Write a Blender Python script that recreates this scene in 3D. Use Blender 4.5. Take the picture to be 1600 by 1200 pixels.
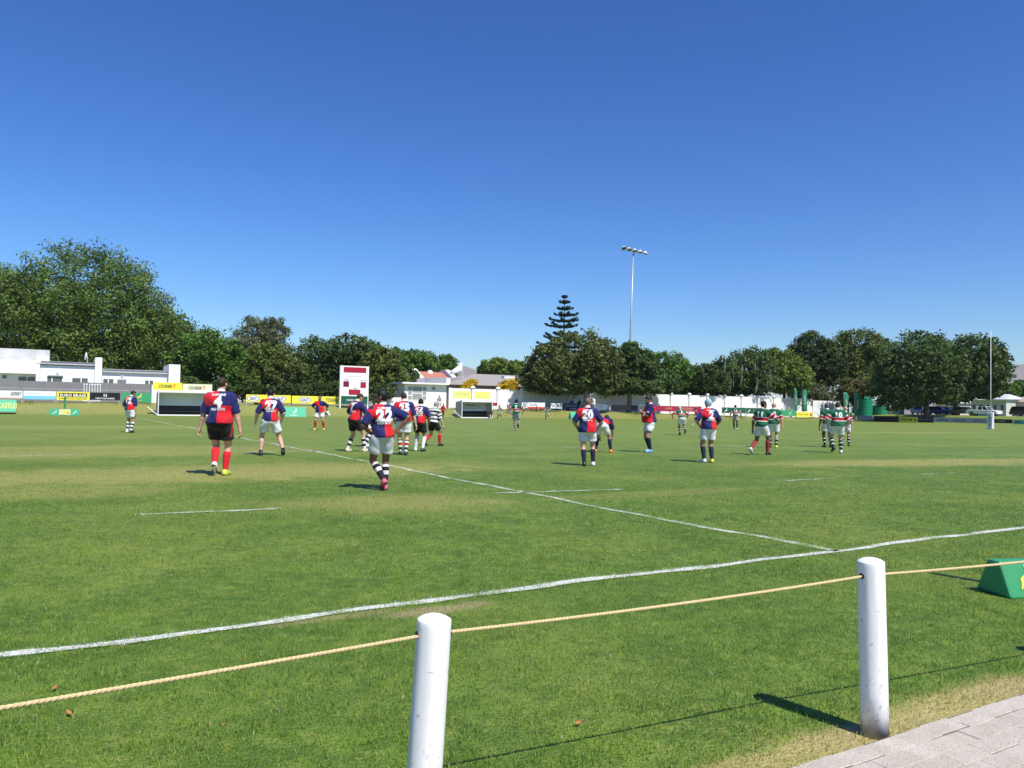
import bpy, bmesh, math, random
import numpy as np
from mathutils import Vector, Matrix
from mathutils.bvhtree import BVHTree
random.seed(7)
RNG = np.random.default_rng(11)
for _o in list(bpy.data.objects):
    bpy.data.objects.remove(_o)
SC = bpy.context.scene
COL = SC.collection
R = math.radians

# ------------------------------------------------------------------ camera
CAM_H = 1.42
F_PX = 1200.0          # focal length for a 1600 px wide picture
ROLL = 0.0163
PITCH = math.atan(36.5 * math.cos(ROLL) / F_PX)
_r0 = Vector((1, 0, 0)); CF = Vector((0, math.cos(PITCH), math.sin(PITCH)))
_u0 = Vector((0, -math.sin(PITCH), math.cos(PITCH)))
CR = _r0 * math.cos(ROLL) + _u0 * math.sin(ROLL)
CU = -_r0 * math.sin(ROLL) + _u0 * math.cos(ROLL)
cam = bpy.data.cameras.new('camera'); cam.sensor_width = 36; cam.lens = 36 * F_PX / 1600
cam.clip_start = 0.05; cam.clip_end = 30000
camo = bpy.data.objects.new('camera', cam); COL.objects.link(camo)
m = Matrix((CR, CU, -CF)).transposed().to_4x4(); m.translation = Vector((0, 0, CAM_H))
camo.matrix_world = m
SC.camera = camo

# ------------------------------------------------------------------ sky, sun, exposure
SUN_EL = R(55); SUN_H = Vector((0.62, -0.79, 0)).normalized()     # horizontal direction towards the sun
TOSUN = Vector((SUN_H.x * math.cos(SUN_EL), SUN_H.y * math.cos(SUN_EL), math.sin(SUN_EL)))
wd = bpy.data.worlds.new('World'); SC.world = wd; wd.use_nodes = True
wn = wd.node_tree; bg = wn.nodes['Background']
sky = wn.nodes.new('ShaderNodeTexSky'); sky.sky_type = 'NISHITA'; sky.sun_disc = False
sky.sun_elevation = SUN_EL; sky.sun_rotation = math.atan2(SUN_H.x, SUN_H.y)
sky.altitude = 0; sky.air_density = 1.2; sky.dust_density = 0.0; sky.ozone_density = 10.0
hs = wn.nodes.new('ShaderNodeHueSaturation'); hs.inputs['Saturation'].default_value = 1.13; hs.inputs['Hue'].default_value = 0.506; hs.inputs['Value'].default_value = 1.0   # the phone's vivid colour
wn.links.new(sky.outputs[0], hs.inputs['Color']); gm = wn.nodes.new('ShaderNodeGamma'); gm.inputs['Gamma'].default_value = 1.26
wn.links.new(hs.outputs[0], gm.inputs[0]); wn.links.new(gm.outputs[0], bg.inputs[0]); bg.inputs[1].default_value = 0.070
sun = bpy.data.lights.new('sun', 'SUN'); sun.energy = 5.0; sun.angle = R(0.5); sun.color = (1.0, 0.95, 0.86)
suno = bpy.data.objects.new('sun', sun); COL.objects.link(suno)
suno.rotation_euler = (-TOSUN).to_track_quat('-Z', 'Y').to_euler(); suno.location = (20, -20, 60)
SC.view_settings.view_transform = 'Standard'; SC.view_settings.look = 'None'
SC.view_settings.exposure = 0.35; SC.view_settings.gamma = 1.0
SC.view_settings.use_curve_mapping = False

# ------------------------------------------------------------------ layout helpers
def ray(px, py):
    return CR * ((px - 800) / F_PX) - CU * ((py - 600) / F_PX) + CF
def G(px, py, z=0.0):
    d = ray(px, py); t = (z - CAM_H) / d.z
    return Vector((d.x * t, d.y * t, z))
CRN = G(1305, 862)                                   # where the 22 line meets the near touchline
UA = Vector((0.864, 0.5035, 0)).normalized()         # along the touchline
UN = Vector((-UA.y, UA.x, 0))                        # across the pitch
def AN(a, n, z=0.0):
    p = CRN + UA * a + UN * n; return Vector((p.x, p.y, z))
def toan(p):
    v = Vector((p[0], p[1], 0)) - CRN; return v.dot(UA), v.dot(UN)
def PL(px, py, n):
    d = ray(px, py); t = (n + CRN.dot(UN)) / d.dot(UN)
    return Vector((d.x * t, d.y * t, CAM_H + d.z * t))
def PA(px, py, a):
    d = ray(px, py); t = (a + CRN.dot(UA)) / d.dot(UA)
    return Vector((d.x * t, d.y * t, CAM_H + d.z * t))
def DP(px, py, dep):
    d = ray(px, py); t = dep / d.y
    return Vector((d.x * t, dep, CAM_H + d.z * t))
def sst(e0, e1, x):
    t = min(max((x - e0) / (e1 - e0), 0), 1); return t * t * (3 - 2 * t)
def terrain(a, n):
    hf = 1.15 if a < 45 else 1.15 - 0.75 * sst(45, 108, a)
    h1 = hf * sst(81, 87, n); h2 = 1.3 * sst(115, 124, a)
    h3 = 1.15 * sst(150, 260, max(n, a))
    return max(h1, h2, h3 if max(h1, h2) > 0.01 else 0)
def tz(p):
    return terrain(*toan(p))

# ------------------------------------------------------------------ object helpers
def link(o, parent=None):
    COL.objects.link(o)
    if parent is not None: o.parent = parent
    return o
def tag(o, label, cat, group=None):
    o['label'] = label; o['category'] = cat
    if group: o['group'] = group
    return o
def empty(name, loc=(0, 0, 0), rz=0.0):
    o = bpy.data.objects.new(name, None); o.empty_display_size = 0.2
    o.location = loc; o.rotation_euler = (0, 0, rz); COL.objects.link(o); return o
def mesh_obj(name, verts, faces, mats, parent=None, smooth=False, mi=None):
    me = bpy.data.meshes.new(name)
    me.from_pydata([tuple(v) for v in verts], [], [tuple(f) for f in faces]); me.update()
    for mm in (mats if isinstance(mats, (list, tuple)) else [mats]): me.materials.append(mm)
    if mi is not None: me.polygons.foreach_set('material_index', np.asarray(mi, dtype=np.int32))
    if smooth: me.polygons.foreach_set('use_smooth', np.ones(len(me.polygons), dtype=bool))
    return link(bpy.data.objects.new(name, me), parent)
def np_mesh(name, V, Fq, mats, parent=None, smooth=False):
    """fast mesh from arrays: V (n,3), Fq (m,k)"""
    me = bpy.data.meshes.new(name)
    V = np.asarray(V, dtype=np.float32); Fq = np.asarray(Fq, dtype=np.int32); k = Fq.shape[1]
    me.vertices.add(len(V)); me.vertices.foreach_set('co', V.ravel())
    me.loops.add(Fq.size); me.loops.foreach_set('vertex_index', Fq.ravel())
    me.polygons.add(len(Fq)); me.polygons.foreach_set('loop_start', np.arange(0, Fq.size, k, dtype=np.int32))
    if smooth: me.polygons.foreach_set('use_smooth', np.ones(len(Fq), dtype=bool))
    me.update(calc_edges=True)
    for mm in (mats if isinstance(mats, (list, tuple)) else [mats]): me.materials.append(mm)
    return link(bpy.data.objects.new(name, me), parent)
class MB:
    """collects boxes, prisms and tubes for ONE mesh"""
    def __init__(s): s.v = []; s.f = []
    def box(s, c, size, ax=None):
        X, Y, Z = ax if ax else (Vector((1, 0, 0)), Vector((0, 1, 0)), Vector((0, 0, 1)))
        b = len(s.v); c = Vector(c)
        for i in (-.5, .5):
            for j in (-.5, .5):
                for k in (-.5, .5):
                    s.v.append(c + X * (size[0] * i) + Y * (size[1] * j) + Z * (size[2] * k))
        for q in ((0, 1, 3, 2), (4, 6, 7, 5), (0, 4, 5, 1), (2, 3, 7, 6), (0, 2, 6, 4), (1, 5, 7, 3)):
            s.f.append([b + i for i in q])
        return s
    def hexa(s, p):
        """8 points: bottom ring 0-3, top ring 4-7"""
        b = len(s.v); s.v += [Vector(q) for q in p]
        for q in ((0, 3, 2, 1), (4, 5, 6, 7), (0, 1, 5, 4), (1, 2, 6, 5), (2, 3, 7, 6), (3, 0, 4, 7)):
            s.f.append([b + i for i in q])
        return s
    def prism(s, prof, off):
        """closed polygon prof extruded by vector off"""
        b = len(s.v); n = len(prof); off = Vector(off)
        s.v += [Vector(p) for p in prof] + [Vector(p) + off for p in prof]
        s.f.append([b + i for i in range(n)][::-1]); s.f.append([b + n + i for i in range(n)])
        for i in range(n):
            j = (i + 1) % n; s.f.append([b + i, b + j, b + n + j, b + n + i])
        return s
    def tube(s, pts, rad, seg=8, cap=True):
        pts = [Vector(p) for p in pts]; b = len(s.v); n = len(pts)
        if not isinstance(rad, (list, tuple)): rad = [rad] * n
        ref = None
        for i, p in enumerate(pts):
            t = (pts[min(i + 1, n - 1)] - pts[max(i - 1, 0)]).normalized()
            if ref is None: ref = Vector((1, 0, 0)) if abs(t.x) < .8 else Vector((0, 1, 0))
            u = (ref - t * ref.dot(t)).normalized(); w = t.cross(u); ref = u
            for k in range(seg):
                a = 2 * math.pi * k / seg
                s.v.append(p + (u * math.cos(a) + w * math.sin(a)) * rad[i])
        for i in range(n - 1):
            for k in range(seg):
                k2 = (k + 1) % seg
                s.f.append([b + i * seg + k, b + i * seg + k2, b + (i + 1) * seg + k2, b + (i + 1) * seg + k])
        if cap:
            s.f.append([b + k for k in range(seg)][::-1]); s.f.append([b + (n - 1) * seg + k for k in range(seg)])
        return s
    def lathe(s, c, prof, seg=16):
        """prof: list of (r, z)"""
        b = len(s.v); c = Vector(c)
        for r_, z_ in prof:
            for k in range(seg):
                a = 2 * math.pi * k / seg; s.v.append(c + Vector((r_ * math.cos(a), r_ * math.sin(a), z_)))
        for i in range(len(prof) - 1):
            for k in range(seg):
                k2 = (k + 1) % seg
                s.f.append([b + i * seg + k, b + i * seg + k2, b + (i + 1) * seg + k2, b + (i + 1) * seg + k])
        s.f.append([b + k for k in range(seg)][::-1]); s.f.append([b + (len(prof) - 1) * seg + k for k in range(seg)])
        return s
    def build(s, name, mat, parent=None, smooth=False):
        return mesh_obj(name, s.v, s.f, mat, parent, smooth)

# ------------------------------------------------------------------ materials
MATS = {}
def lin(c):
    return tuple(((x / 255) / 12.92 if x / 255 <= .04045 else ((x / 255 + .055) / 1.055) ** 2.4) for x in c)
def mat(name, col, rough=.6, var=.12, scale=3.0, spec=.3, bump=0.0, bscale=40.0, metal=0.0):
    if name in MATS: return MATS[name]
    mt = bpy.data.materials.new(name); mt.use_nodes = True; nt = mt.node_tree
    b = nt.nodes['Principled BSDF']; b.inputs['Roughness'].default_value = rough
    b.inputs['Specular IOR Level'].default_value = spec; b.inputs['Metallic'].default_value = metal
    tc = nt.nodes.new('ShaderNodeTexCoord')
    nz = nt.nodes.new('ShaderNodeTexNoise'); nz.inputs['Scale'].default_value = scale; nz.inputs['Detail'].default_value = 5
    nt.links.new(tc.outputs['Object'], nz.inputs['Vector'])
    mx = nt.nodes.new('ShaderNodeMix'); mx.data_type = 'RGBA'
    mx.inputs[6].default_value = (*[c * (1 - var) for c in col], 1)
    mx.inputs[7].default_value = (*[min(1, c * (1 + var)) for c in col], 1)
    nt.links.new(nz.outputs[0], mx.inputs[0]); nt.links.new(mx.outputs[2], b.inputs['Base Color'])
    if bump:
        n2 = nt.nodes.new('ShaderNodeTexNoise'); n2.inputs['Scale'].default_value = bscale; n2.inputs['Detail'].default_value = 4
        nt.links.new(tc.outputs['Object'], n2.inputs['Vector'])
        bp = nt.nodes.new('ShaderNodeBump'); bp.inputs['Strength'].default_value = bump; bp.inputs['Distance'].default_value = .02
        nt.links.new(n2.outputs[0], bp.inputs['Height']); nt.links.new(bp.outputs[0], b.inputs['Normal'])
    MATS[name] = mt; return mt
def N(nt, t, **kw):
    n = nt.nodes.new(t)
    for k, v in kw.items(): setattr(n, k, v)
    return n
def MATH(nt, op, a, b=None, clamp=False):
    n = nt.nodes.new('ShaderNodeMath'); n.operation = op; n.use_clamp = clamp
    for i, v in enumerate((a, b)):
        if v is None: continue
        if isinstance(v, (int, float)): n.inputs[i].default_value = v
        else: nt.links.new(v, n.inputs[i])
    return n.outputs[0]
def MIXC(nt, fac, a, b):
    n = nt.nodes.new('ShaderNodeMix'); n.data_type = 'RGBA'
    for i, v in ((0, fac), (6, a), (7, b)):
        if isinstance(v, (int, float)): n.inputs[i].default_value = v
        elif isinstance(v, tuple): n.inputs[i].default_value = (*v[:3], 1)
        else: nt.links.new(v, n.inputs[i])
    return n.outputs[2]
def NOISE(nt, vec, scale, detail=4, rough=.55):
    n = nt.nodes.new('ShaderNodeTexNoise'); n.inputs['Scale'].default_value = scale
    n.inputs['Detail'].default_value = detail; n.inputs['Roughness'].default_value = rough
    nt.links.new(vec, n.inputs['Vector']); return n.outputs[0]
def RAMP(nt, v, lo, hi):
    n = nt.nodes.new('ShaderNodeMapRange'); n.interpolation_type = 'SMOOTHSTEP'
    nt.links.new(v, n.inputs[0]); n.inputs[1].default_value = lo; n.inputs[2].default_value = hi
    return n.outputs[0]

# flat lettering: Blender's own font turned into mesh
def text_mesh(s, bold=0.0, sx=1.0, shear=0.0):
    cu = bpy.data.curves.new('t', 'FONT'); cu.body = s; cu.align_x = 'CENTER'; cu.align_y = 'CENTER'
    cu.offset = bold; cu.resolution_u = 3; cu.shear = shear; cu.space_character = 1.0 + bold * 2
    ob = bpy.data.objects.new('t', cu); COL.objects.link(ob)
    bpy.context.view_layer.update()
    dg = bpy.context.evaluated_depsgraph_get()
    me = bpy.data.meshes.new_from_object(ob.evaluated_get(dg))
    V = np.zeros(len(me.vertices) * 3); me.vertices.foreach_get('co', V); V = V.reshape(-1, 3)
    Fs = [tuple(p.vertices) for p in me.polygons]
    bpy.data.objects.remove(ob); bpy.data.curves.remove(cu); bpy.data.meshes.remove(me)
    if len(V):
        lo = V.min(0); hi = V.max(0); V = V - (lo + hi) / 2
        V[:, 0] *= sx
    return V, Fs
def flat_text(s, origin, X, Z, width, height, mt, parent, name='lettering', bold=.02, shear=0.0):
    """text fitted into width x height on the plane origin + X,Z"""
    if ' ' in s:                                   # one piece of lettering for each word
        ws = [text_mesh(w, bold, shear=shear)[0] for w in s.split()]
        wx = [v[:, 0].max() - v[:, 0].min() for v in ws]; gap = .30; tot = sum(wx) + gap * (len(wx) - 1); hm_ = max(v[:, 1].max() - v[:, 1].min() for v in ws); x = -tot / 2; out = None
        for w, e, v in zip(s.split(), wx, ws):
            out = flat_text(w, Vector(origin) + X * ((x + e / 2) / tot * width), X, Z, width * e / tot, height * (v[:, 1].max() - v[:, 1].min()) / hm_, mt, parent, name, bold, shear); x += e + gap
        return out
    V, Fs = text_mesh(s, bold, shear=shear)
    ex = V[:, 0].max() - V[:, 0].min(); ez = V[:, 1].max() - V[:, 1].min()
    P = [Vector(origin) + X * (v[0] / ex * width) + Z * (v[1] / ez * height) for v in V]
    return mesh_obj(name, P, Fs, mt, parent)
BOK = [(0, 0), (.05, .10), (.12, .20), (.16, .30), (.13, .36), (.22, .44), (.36, .50), (.50, .56), (.60, .66), (.64, .78), (.62, .86),
       (.66, .97), (.69, .90), (.74, .88), (.84, .80), (.80, .76), (.74, .76), (.72, .64), (.76, .54), (.74, .44), (.80, .34), (.72, .36),
       (.66, .42), (.58, .38), (.44, .34), (.34, .28), (.26, .20), (.18, .10), (.10, .02)]
def emblem(origin, X, Z, w, h, mt, parent, name='emblem'):
    P = [Vector(origin) + X * ((x - .42) * w) + Z * ((z - .48) * h) for x, z in BOK]
    return mesh_obj(name, P, [list(range(len(P)))], mt, parent)
ZU = Vector((0, 0, 1))
# ================================================================== ground
# dry, worn and bare patches: centre, radii, angle, strength (own colour of the turf)
_pt = lambda x, y: G(x, y)
LINES = []        # (p0, p1, half width, fade) painted lines
def grass_nodes(nt, blade):
    geo = N(nt, 'ShaderNodeNewGeometry'); pos = geo.outputs['Position']
    n1 = NOISE(nt, pos, .35, 5); n2 = NOISE(nt, pos, 1.7, 5); n3 = NOISE(nt, pos, 9.0, 4); n4 = NOISE(nt, pos, 45.0, 3)
    k_ = 1.52 if blade else 1.12
    g_dark = (.070 * k_, .132 * k_, .017 * k_); g_mid = (.118 * k_, .192 * k_, .025 * k_); g_yel = (.205 * k_, .245 * k_, .045 * k_)
    c = MIXC(nt, RAMP(nt, n2, .35, .68), g_dark, g_mid)
    c = MIXC(nt, MATH(nt, 'MULTIPLY', RAMP(nt, n1, .42, .72), .6), c, g_yel)
    c = MIXC(nt, MATH(nt, 'MULTIPLY', RAMP(nt, n3, .50, .72), .65), c, g_yel)
    c = MIXC(nt, MATH(nt, 'MULTIPLY', RAMP(nt, n3, .50, .26), .75), c, tuple(q * .72 for q in g_dark))
    if blade:
        nb2 = NOISE(nt, pos, 4.2, 5, .65)
        c = MIXC(nt, MATH(nt, 'MULTIPLY', RAMP(nt, nb2, .50, .30), .75), c, tuple(q * .62 for q in g_dark))
        c = MIXC(nt, MATH(nt, 'MULTIPLY', RAMP(nt, nb2, .54, .72), .55), c, tuple(q * 1.12 for q in g_yel))
    if not blade:
        c = MIXC(nt, MATH(nt, 'MULTIPLY', RAMP(nt, n4, .5, .25), .75), c, (.045, .085, .016))
        c = MIXC(nt, MATH(nt, 'MULTIPLY', RAMP(nt, NOISE(nt, pos, 3.6, 4, .7), .52, .70), .40), c, (.06, .115, .018))
        c = MIXC(nt, MATH(nt, 'MULTIPLY', RAMP(nt, NOISE(nt, pos, 5.3, 4, .7), .55, .72), .45), c, (.27, .28, .07))
    straw = (.36 if not blade else .46, .325 if not blade else .42, .105 if not blade else .14); dirt = (.42, .30, .18)
    for (p, rx, ry, ang, st, cl) in PATCHES:
        mp = N(nt, 'ShaderNodeMapping', vector_type='TEXTURE')
        mp.inputs['Location'].default_value = (p[0], p[1], 0); mp.inputs['Rotation'].default_value = (0, 0, ang)
        mp.inputs['Scale'].default_value = (rx, ry, 1e6)
        nt.links.new(pos, mp.inputs['Vector'])
        ln = N(nt, 'ShaderNodeVectorMath', operation='LENGTH'); nt.links.new(mp.outputs[0], ln.inputs[0])
        d = MATH(nt, 'ADD', ln.outputs['Value'], MATH(nt, 'MULTIPLY', MATH(nt, 'SUBTRACT', n2, .5), 1.5))
        d = MATH(nt, 'ADD', d, MATH(nt, 'MULTIPLY', MATH(nt, 'SUBTRACT', n3, .5), .9))
        c = MIXC(nt, MATH(nt, 'MULTIPLY', RAMP(nt, d, 1.05, .45), st), c, dirt if cl else straw)
    # the bank on the far side is drier
    dn = N(nt, 'ShaderNodeVectorMath', operation='DOT_PRODUCT'); nt.links.new(pos, dn.inputs[0]); dn.inputs[1].default_value = UN
    nn = MATH(nt, 'SUBTRACT', dn.outputs['Value'], CRN.dot(UN))
    # across the pitch: lighter, dryer turf with distance from the near touchline
    c = MIXC(nt, MATH(nt, 'MULTIPLY', RAMP(nt, MATH(nt, 'ADD', nn, MATH(nt, 'MULTIPLY', n1, 14)), 8, 40), .42), c, (.235, .275, .052))
    # mower and wear bands along the pitch
    wv = MATH(nt, 'SINE', MATH(nt, 'ADD', MATH(nt, 'MULTIPLY', nn, .9), MATH(nt, 'MULTIPLY', n1, 5)))
    c = MIXC(nt, MATH(nt, 'MULTIPLY', RAMP(nt, wv, .1, .9), .16), c, g_dark)
    bank = MATH(nt, 'MULTIPLY', RAMP(nt, MATH(nt, 'ADD', nn, MATH(nt, 'MULTIPLY', n2, 2)), 82.0, 83.4), RAMP(nt, n3, .15, .6))
    c = MIXC(nt, MATH(nt, 'MULTIPLY', bank, .6), c, (.30, .265, .10))
    return c, n3, n4
PATCHES = [(G(330, 738), 7.5, 2.6, R(30), .72, 0), (G(130, 705), 8, 3.4, R(30), .58, 0), (G(620, 785), 2.2, 1.3, R(20), .55, 0), (G(60, 770), 2.5, 1.2, R(25), .4, 0), (G(1490, 722), 9, 1.6, R(20), .65, 0), (G(1430, 676), 9, 2.0, R(20), .45, 0),
           (G(60, 668), 14, 3, R(30), .4, 0), (G(690, 952), .50, .15, R(30), .6, 1), (G(520, 965), .5, .09, R(30), .4, 1),
           (G(1335, 1152), .45, .15, R(24), .80, 1), (G(1520, 1092), .80, .13, R(27), .85, 1), (G(1430, 1122), .5, .10, R(25), .7, 1), (G(1250, 1180), .5, .12, R(24), .6, 1), (G(1440, 1115), .55, .16, R(27), .62, 0), (G(1300, 1165), .7, .22, R(24), .5, 0), (G(1540, 1085), .9, .2, R(27), .5, 0),
           (G(1190, 1200), .75, .14, R(24), .6, 0), (G(1040, 770), 3.2, .5, R(30), .3, 0), (G(250, 667), 5, 2, R(30), .35, 0)]
def grass_mat(name, blade):
    mt = bpy.data.materials.new(name); mt.use_nodes = True; nt = mt.node_tree; b = nt.nodes['Principled BSDF']
    c, n3, n4 = grass_nodes(nt, blade)
    b.inputs['Roughness'].default_value = .6; b.inputs['Specular IOR Level'].default_value = .22
    if blade:
        at = N(nt, 'ShaderNodeAttribute', attribute_name='tint')
        sep = N(nt, 'ShaderNodeSeparateColor'); nt.links.new(at.outputs['Color'], sep.inputs[0])
        c = MIXC(nt, MATH(nt, 'MULTIPLY', sep.outputs[0], .55), c, (.24, .37, .045))
        c = MIXC(nt, MATH(nt, 'MULTIPLY', sep.outputs[1], .85), c, (.46, .42, .18))
        c = MIXC(nt, sep.outputs[2], c, (.70, .71, .69))
        tr = N(nt, 'ShaderNodeBsdfTranslucent'); nt.links.new(c, tr.inputs['Color'])
        ms = N(nt, 'ShaderNodeMixShader'); ms.inputs[0].default_value = .35
        nt.links.new(b.outputs[0], ms.inputs[1]); nt.links.new(tr.outputs[0], ms.inputs[2])
        nt.links.new(ms.outputs[0], nt.nodes['Material Output'].inputs['Surface'])
    else:
        bp = N(nt, 'ShaderNodeBump'); bp.inputs['Strength'].default_value = .55; bp.inputs['Distance'].default_value = .05
        nt.links.new(MATH(nt, 'ADD', n3, n4), bp.inputs['Height']); nt.links.new(bp.outputs[0], b.inputs['Normal'])
    nt.links.new(c, b.inputs['Base Color'])
    return mt
M_TURF = grass_mat('turf', False); M_BLADE = grass_mat('grass_blades', True)

def axis(segs):
    out = []
    for a, b, s in segs: out += list(np.arange(a, b, s))
    return np.array(out + [segs[-1][1]])
AX = axis([(-6000, -1000, 1000), (-1000, -200, 100), (-200, 40, 20), (40, 108, 4), (108, 128, 1), (128, 200, 12), (200, 1000, 100), (1000, 6000, 1000)])
NX = axis([(-3000, -200, 400), (-200, 0, 40), (0, 78, 13), (78, 90, .75), (90, 110, 5), (110, 300, 20), (300, 1000, 100), (1000, 7000, 1000)])
V = []; Fq = []
for i, a in enumerate(AX):
    for j, n in enumerate(NX):
        wob = 0.10 * math.sin(a * .7 + n * .3) * sst(81, 85, n) * (1 - sst(88, 92, n)) + .07 * math.sin(a * 1.9 + 1) * sst(82, 84, n) * (1 - sst(86, 90, n))
        p = AN(a, n, terrain(a, n) + wob); V.append(p)
nj = len(NX)
for i in range(len(AX) - 1):
    for j in range(nj - 1):
        Fq.append((i * nj + j, (i + 1) * nj + j, (i + 1) * nj + j + 1, i * nj + j + 1))
gr = np_mesh('ground', V, Fq, M_TURF, smooth=True); gr['kind'] = 'structure'

# ---- painted lines (worn, with ragged edges), 4 mm above the turf
def line_mat():
    mt = bpy.data.materials.new('line_paint'); mt.use_nodes = True; nt = mt.node_tree; b = nt.nodes['Principled BSDF']
    geo = N(nt, 'ShaderNodeNewGeometry'); pos = geo.outputs['Position']
    c, n3, n4 = grass_nodes(nt, False)
    k = MATH(nt, 'ADD', MATH(nt, 'MULTIPLY', NOISE(nt, pos, 60, 3), .7), MATH(nt, 'MULTIPLY', NOISE(nt, pos, 3.0, 3), .5))
    at = N(nt, 'ShaderNodeAttribute', attribute_name='wear')
    k = MATH(nt, 'SUBTRACT', k, MATH(nt, 'MULTIPLY', at.outputs['Fac'], .55))
    nt.links.new(MIXC(nt, RAMP(nt, k, .30, .50), c, (.60, .61, .58)), b.inputs['Base Color'])
    b.inputs['Roughness'].default_value = .85
    return mt
M_LINE = line_mat()
def paint_line(p0, p1, hw, wear=0.0, wig=.05, name='pitch_line', step=.25):
    p0 = Vector(p0); p1 = Vector(p1); L = (p1 - p0).length; t = (p1 - p0).normalized(); s = Vector((-t.y, t.x, 0))
    n = max(2, int(L / step)); V = []; F_ = []; W = []
    ph = random.uniform(0, 6)
    for i in range(n + 1):
        q = i / n * L
        off = wig * (math.sin(q * 1.1 + ph) * .45 + math.sin(q * 2.9 + 2 * ph) * .3 + math.sin(q * 6.3 + ph) * .16 + math.sin(q * .31) * .6)
        w = hw * random.uniform(.72, 1.28)
        c = p0 + t * q + s * off; c.z = .004
        V += [c - s * w * 1.35, c - s * w * .8, c + s * w * .8, c + s * w * 1.35]; W += [1, wear, wear, 1]
        LINES.append((c.x, c.y, w))
    for i in range(n):
        for k in range(3): F_.append((i * 4 + k, i * 4 + 4 + k, i * 4 + 5 + k, i * 4 + 1 + k))
    o = np_mesh(name, V, F_, M_LINE); o['kind'] = 'structure'
    at = o.data.attributes.new('wear', 'FLOAT', 'POINT'); at.data.foreach_set('value', np.array(W, dtype=np.float32))
    return o
paint_line(AN(-26, 0), AN(95, 0), .048, .26, .065)
paint_line(AN(0, 0), AN(-1.5, 76), .052, .38, .08)
paint_line(AN(-60, 77.5), AN(115, 77.5), .09, .3, .05)
paint_line(AN(73, 0), AN(73, 77), .09, .25, .05)
paint_line(AN(95, 0), AN(95, 77), .09, .35, .05)
for (a, b, w_) in [((220, 804), (430, 795), .05), ((775, 771), (968, 765), .06), ((1220, 752), (1302, 747), .05), ((1440, 741), (1488, 739), .05),
                 ((0, 713), (112, 711), .08), ((384, 706), (508, 705), .08), ((838, 698), (905, 699), .1), ((1080, 696), (1180, 698), .1), ((1340, 694), (1405, 696), .1)]:
    paint_line(G(*a), G(*b), w_ * .9, .40, .05)
paint_line(AN(2, 62), AN(16, 62), .1, .3); paint_line(AN(22, 62), AN(36, 62), .1, .3); paint_line(AN(44, 62), AN(58, 62), .1, .3)
paint_line(AN(28, 15), AN(28, 62), .09, .5)

# ---- pavement with single pavers in the corner
E0 = G(1272, 1200); E1 = G(1600, 1092); ED = (E1 - E0).normalized(); EN = Vector((ED.y, -ED.x, 0))
def pave_mat():
    mt = bpy.data.materials.new('paver_concrete'); mt.use_nodes = True; nt = mt.node_tree; b = nt.nodes['Principled BSDF']
    pos = N(nt, 'ShaderNodeNewGeometry').outputs['Position']
    n1 = NOISE(nt, pos, 6, 5); n2 = NOISE(nt, pos, 90, 4, .7); n3 = NOISE(nt, pos, 260, 3, .7)
    c = MIXC(nt, RAMP(nt, n1, .3, .7), (.49, .435, .365), (.58, .525, .45))
    c = MIXC(nt, MATH(nt, 'MULTIPLY', RAMP(nt, n2, .52, .36), .5), c, (.25, .22, .185))
    c = MIXC(nt, MATH(nt, 'MULTIPLY', RAMP(nt, n3, .55, .75), .5), c, (.58, .55, .50))
    oi = N(nt, 'ShaderNodeObjectInfo'); c = MIXC(nt, MATH(nt, 'MULTIPLY', oi.outputs['Random'], .16), c, (.30, .26, .22))
    nt.links.new(c, b.inputs['Base Color']); b.inputs['Roughness'].default_value = .95; b.inputs['Specular IOR Level'].default_value = .1
    bp = N(nt, 'ShaderNodeBump'); bp.inputs['Strength'].default_value = .9; bp.inputs['Distance'].default_value = .006
    nt.links.new(MATH(nt, 'ADD', n2, MATH(nt, 'MULTIPLY', n3, .5)), bp.inputs['Height']); nt.links.new(bp.outputs[0], b.inputs['Normal'])
    return mt
pv_bed = MB()
pa, pb = E0 - ED * 6, E1 + ED * 8
pv_bed.hexa([pa + ZU * -.05, pb + ZU * -.05, pb + EN * 3 + ZU * -.05, pa + EN * 3 + ZU * -.05,
             pa + ZU * .0275, pb + ZU * .0275, pb + EN * 3 + ZU * .0275, pa + EN * 3 + ZU * .0275])
M_BED = mat('joint_sand', (.17, .15, .125), .95, .3, 60, .1)
pvm = pv_bed.build('pavement', M_BED); pvm['kind'] = 'structure'
M_PAVE = pave_mat()
pav_meshes = []
for q in range(6):
    b_ = bmesh.new(); bmesh.ops.create_cube(b_, size=1)
    for v in b_.verts:
        v.co.x *= .2012; v.co.y *= .1012; v.co.z *= .04
        v.co += Vector((random.uniform(-.002, .002), random.uniform(-.002, .002), random.uniform(-.001, .001)))
    bmesh.ops.bevel(b_, geom=[e for e in b_.edges if e.verts[0].co.z > 0 and e.verts[1].co.z > 0], offset=.0025, segments=1, affect='EDGES')
    me = bpy.data.meshes.new('paver'); b_.to_mesh(me); b_.free(); me.materials.append(M_PAVE); pav_meshes.append(me)
ang = math.atan2(ED.y, ED.x)
for r_ in range(9):
    for k in range(-7, 21):
        c = E0 + ED * (k * .2015 + (.1 if r_ % 2 else 0)) + EN * (.055 + r_ * .1015 + random.uniform(-.002, .002) + (random.uniform(-.008, .008) if r_ == 0 else 0))
        if c.y < .9: continue
        o = bpy.data.objects.new('paver', random.choice(pav_meshes)); COL.objects.link(o); o.parent = pvm
        o.location = (c.x, c.y, .0105 + random.uniform(-.0012, .0012)); o.rotation_euler = (random.uniform(-.008, .008), random.uniform(-.008, .008), ang + random.uniform(-.01, .01))

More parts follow.
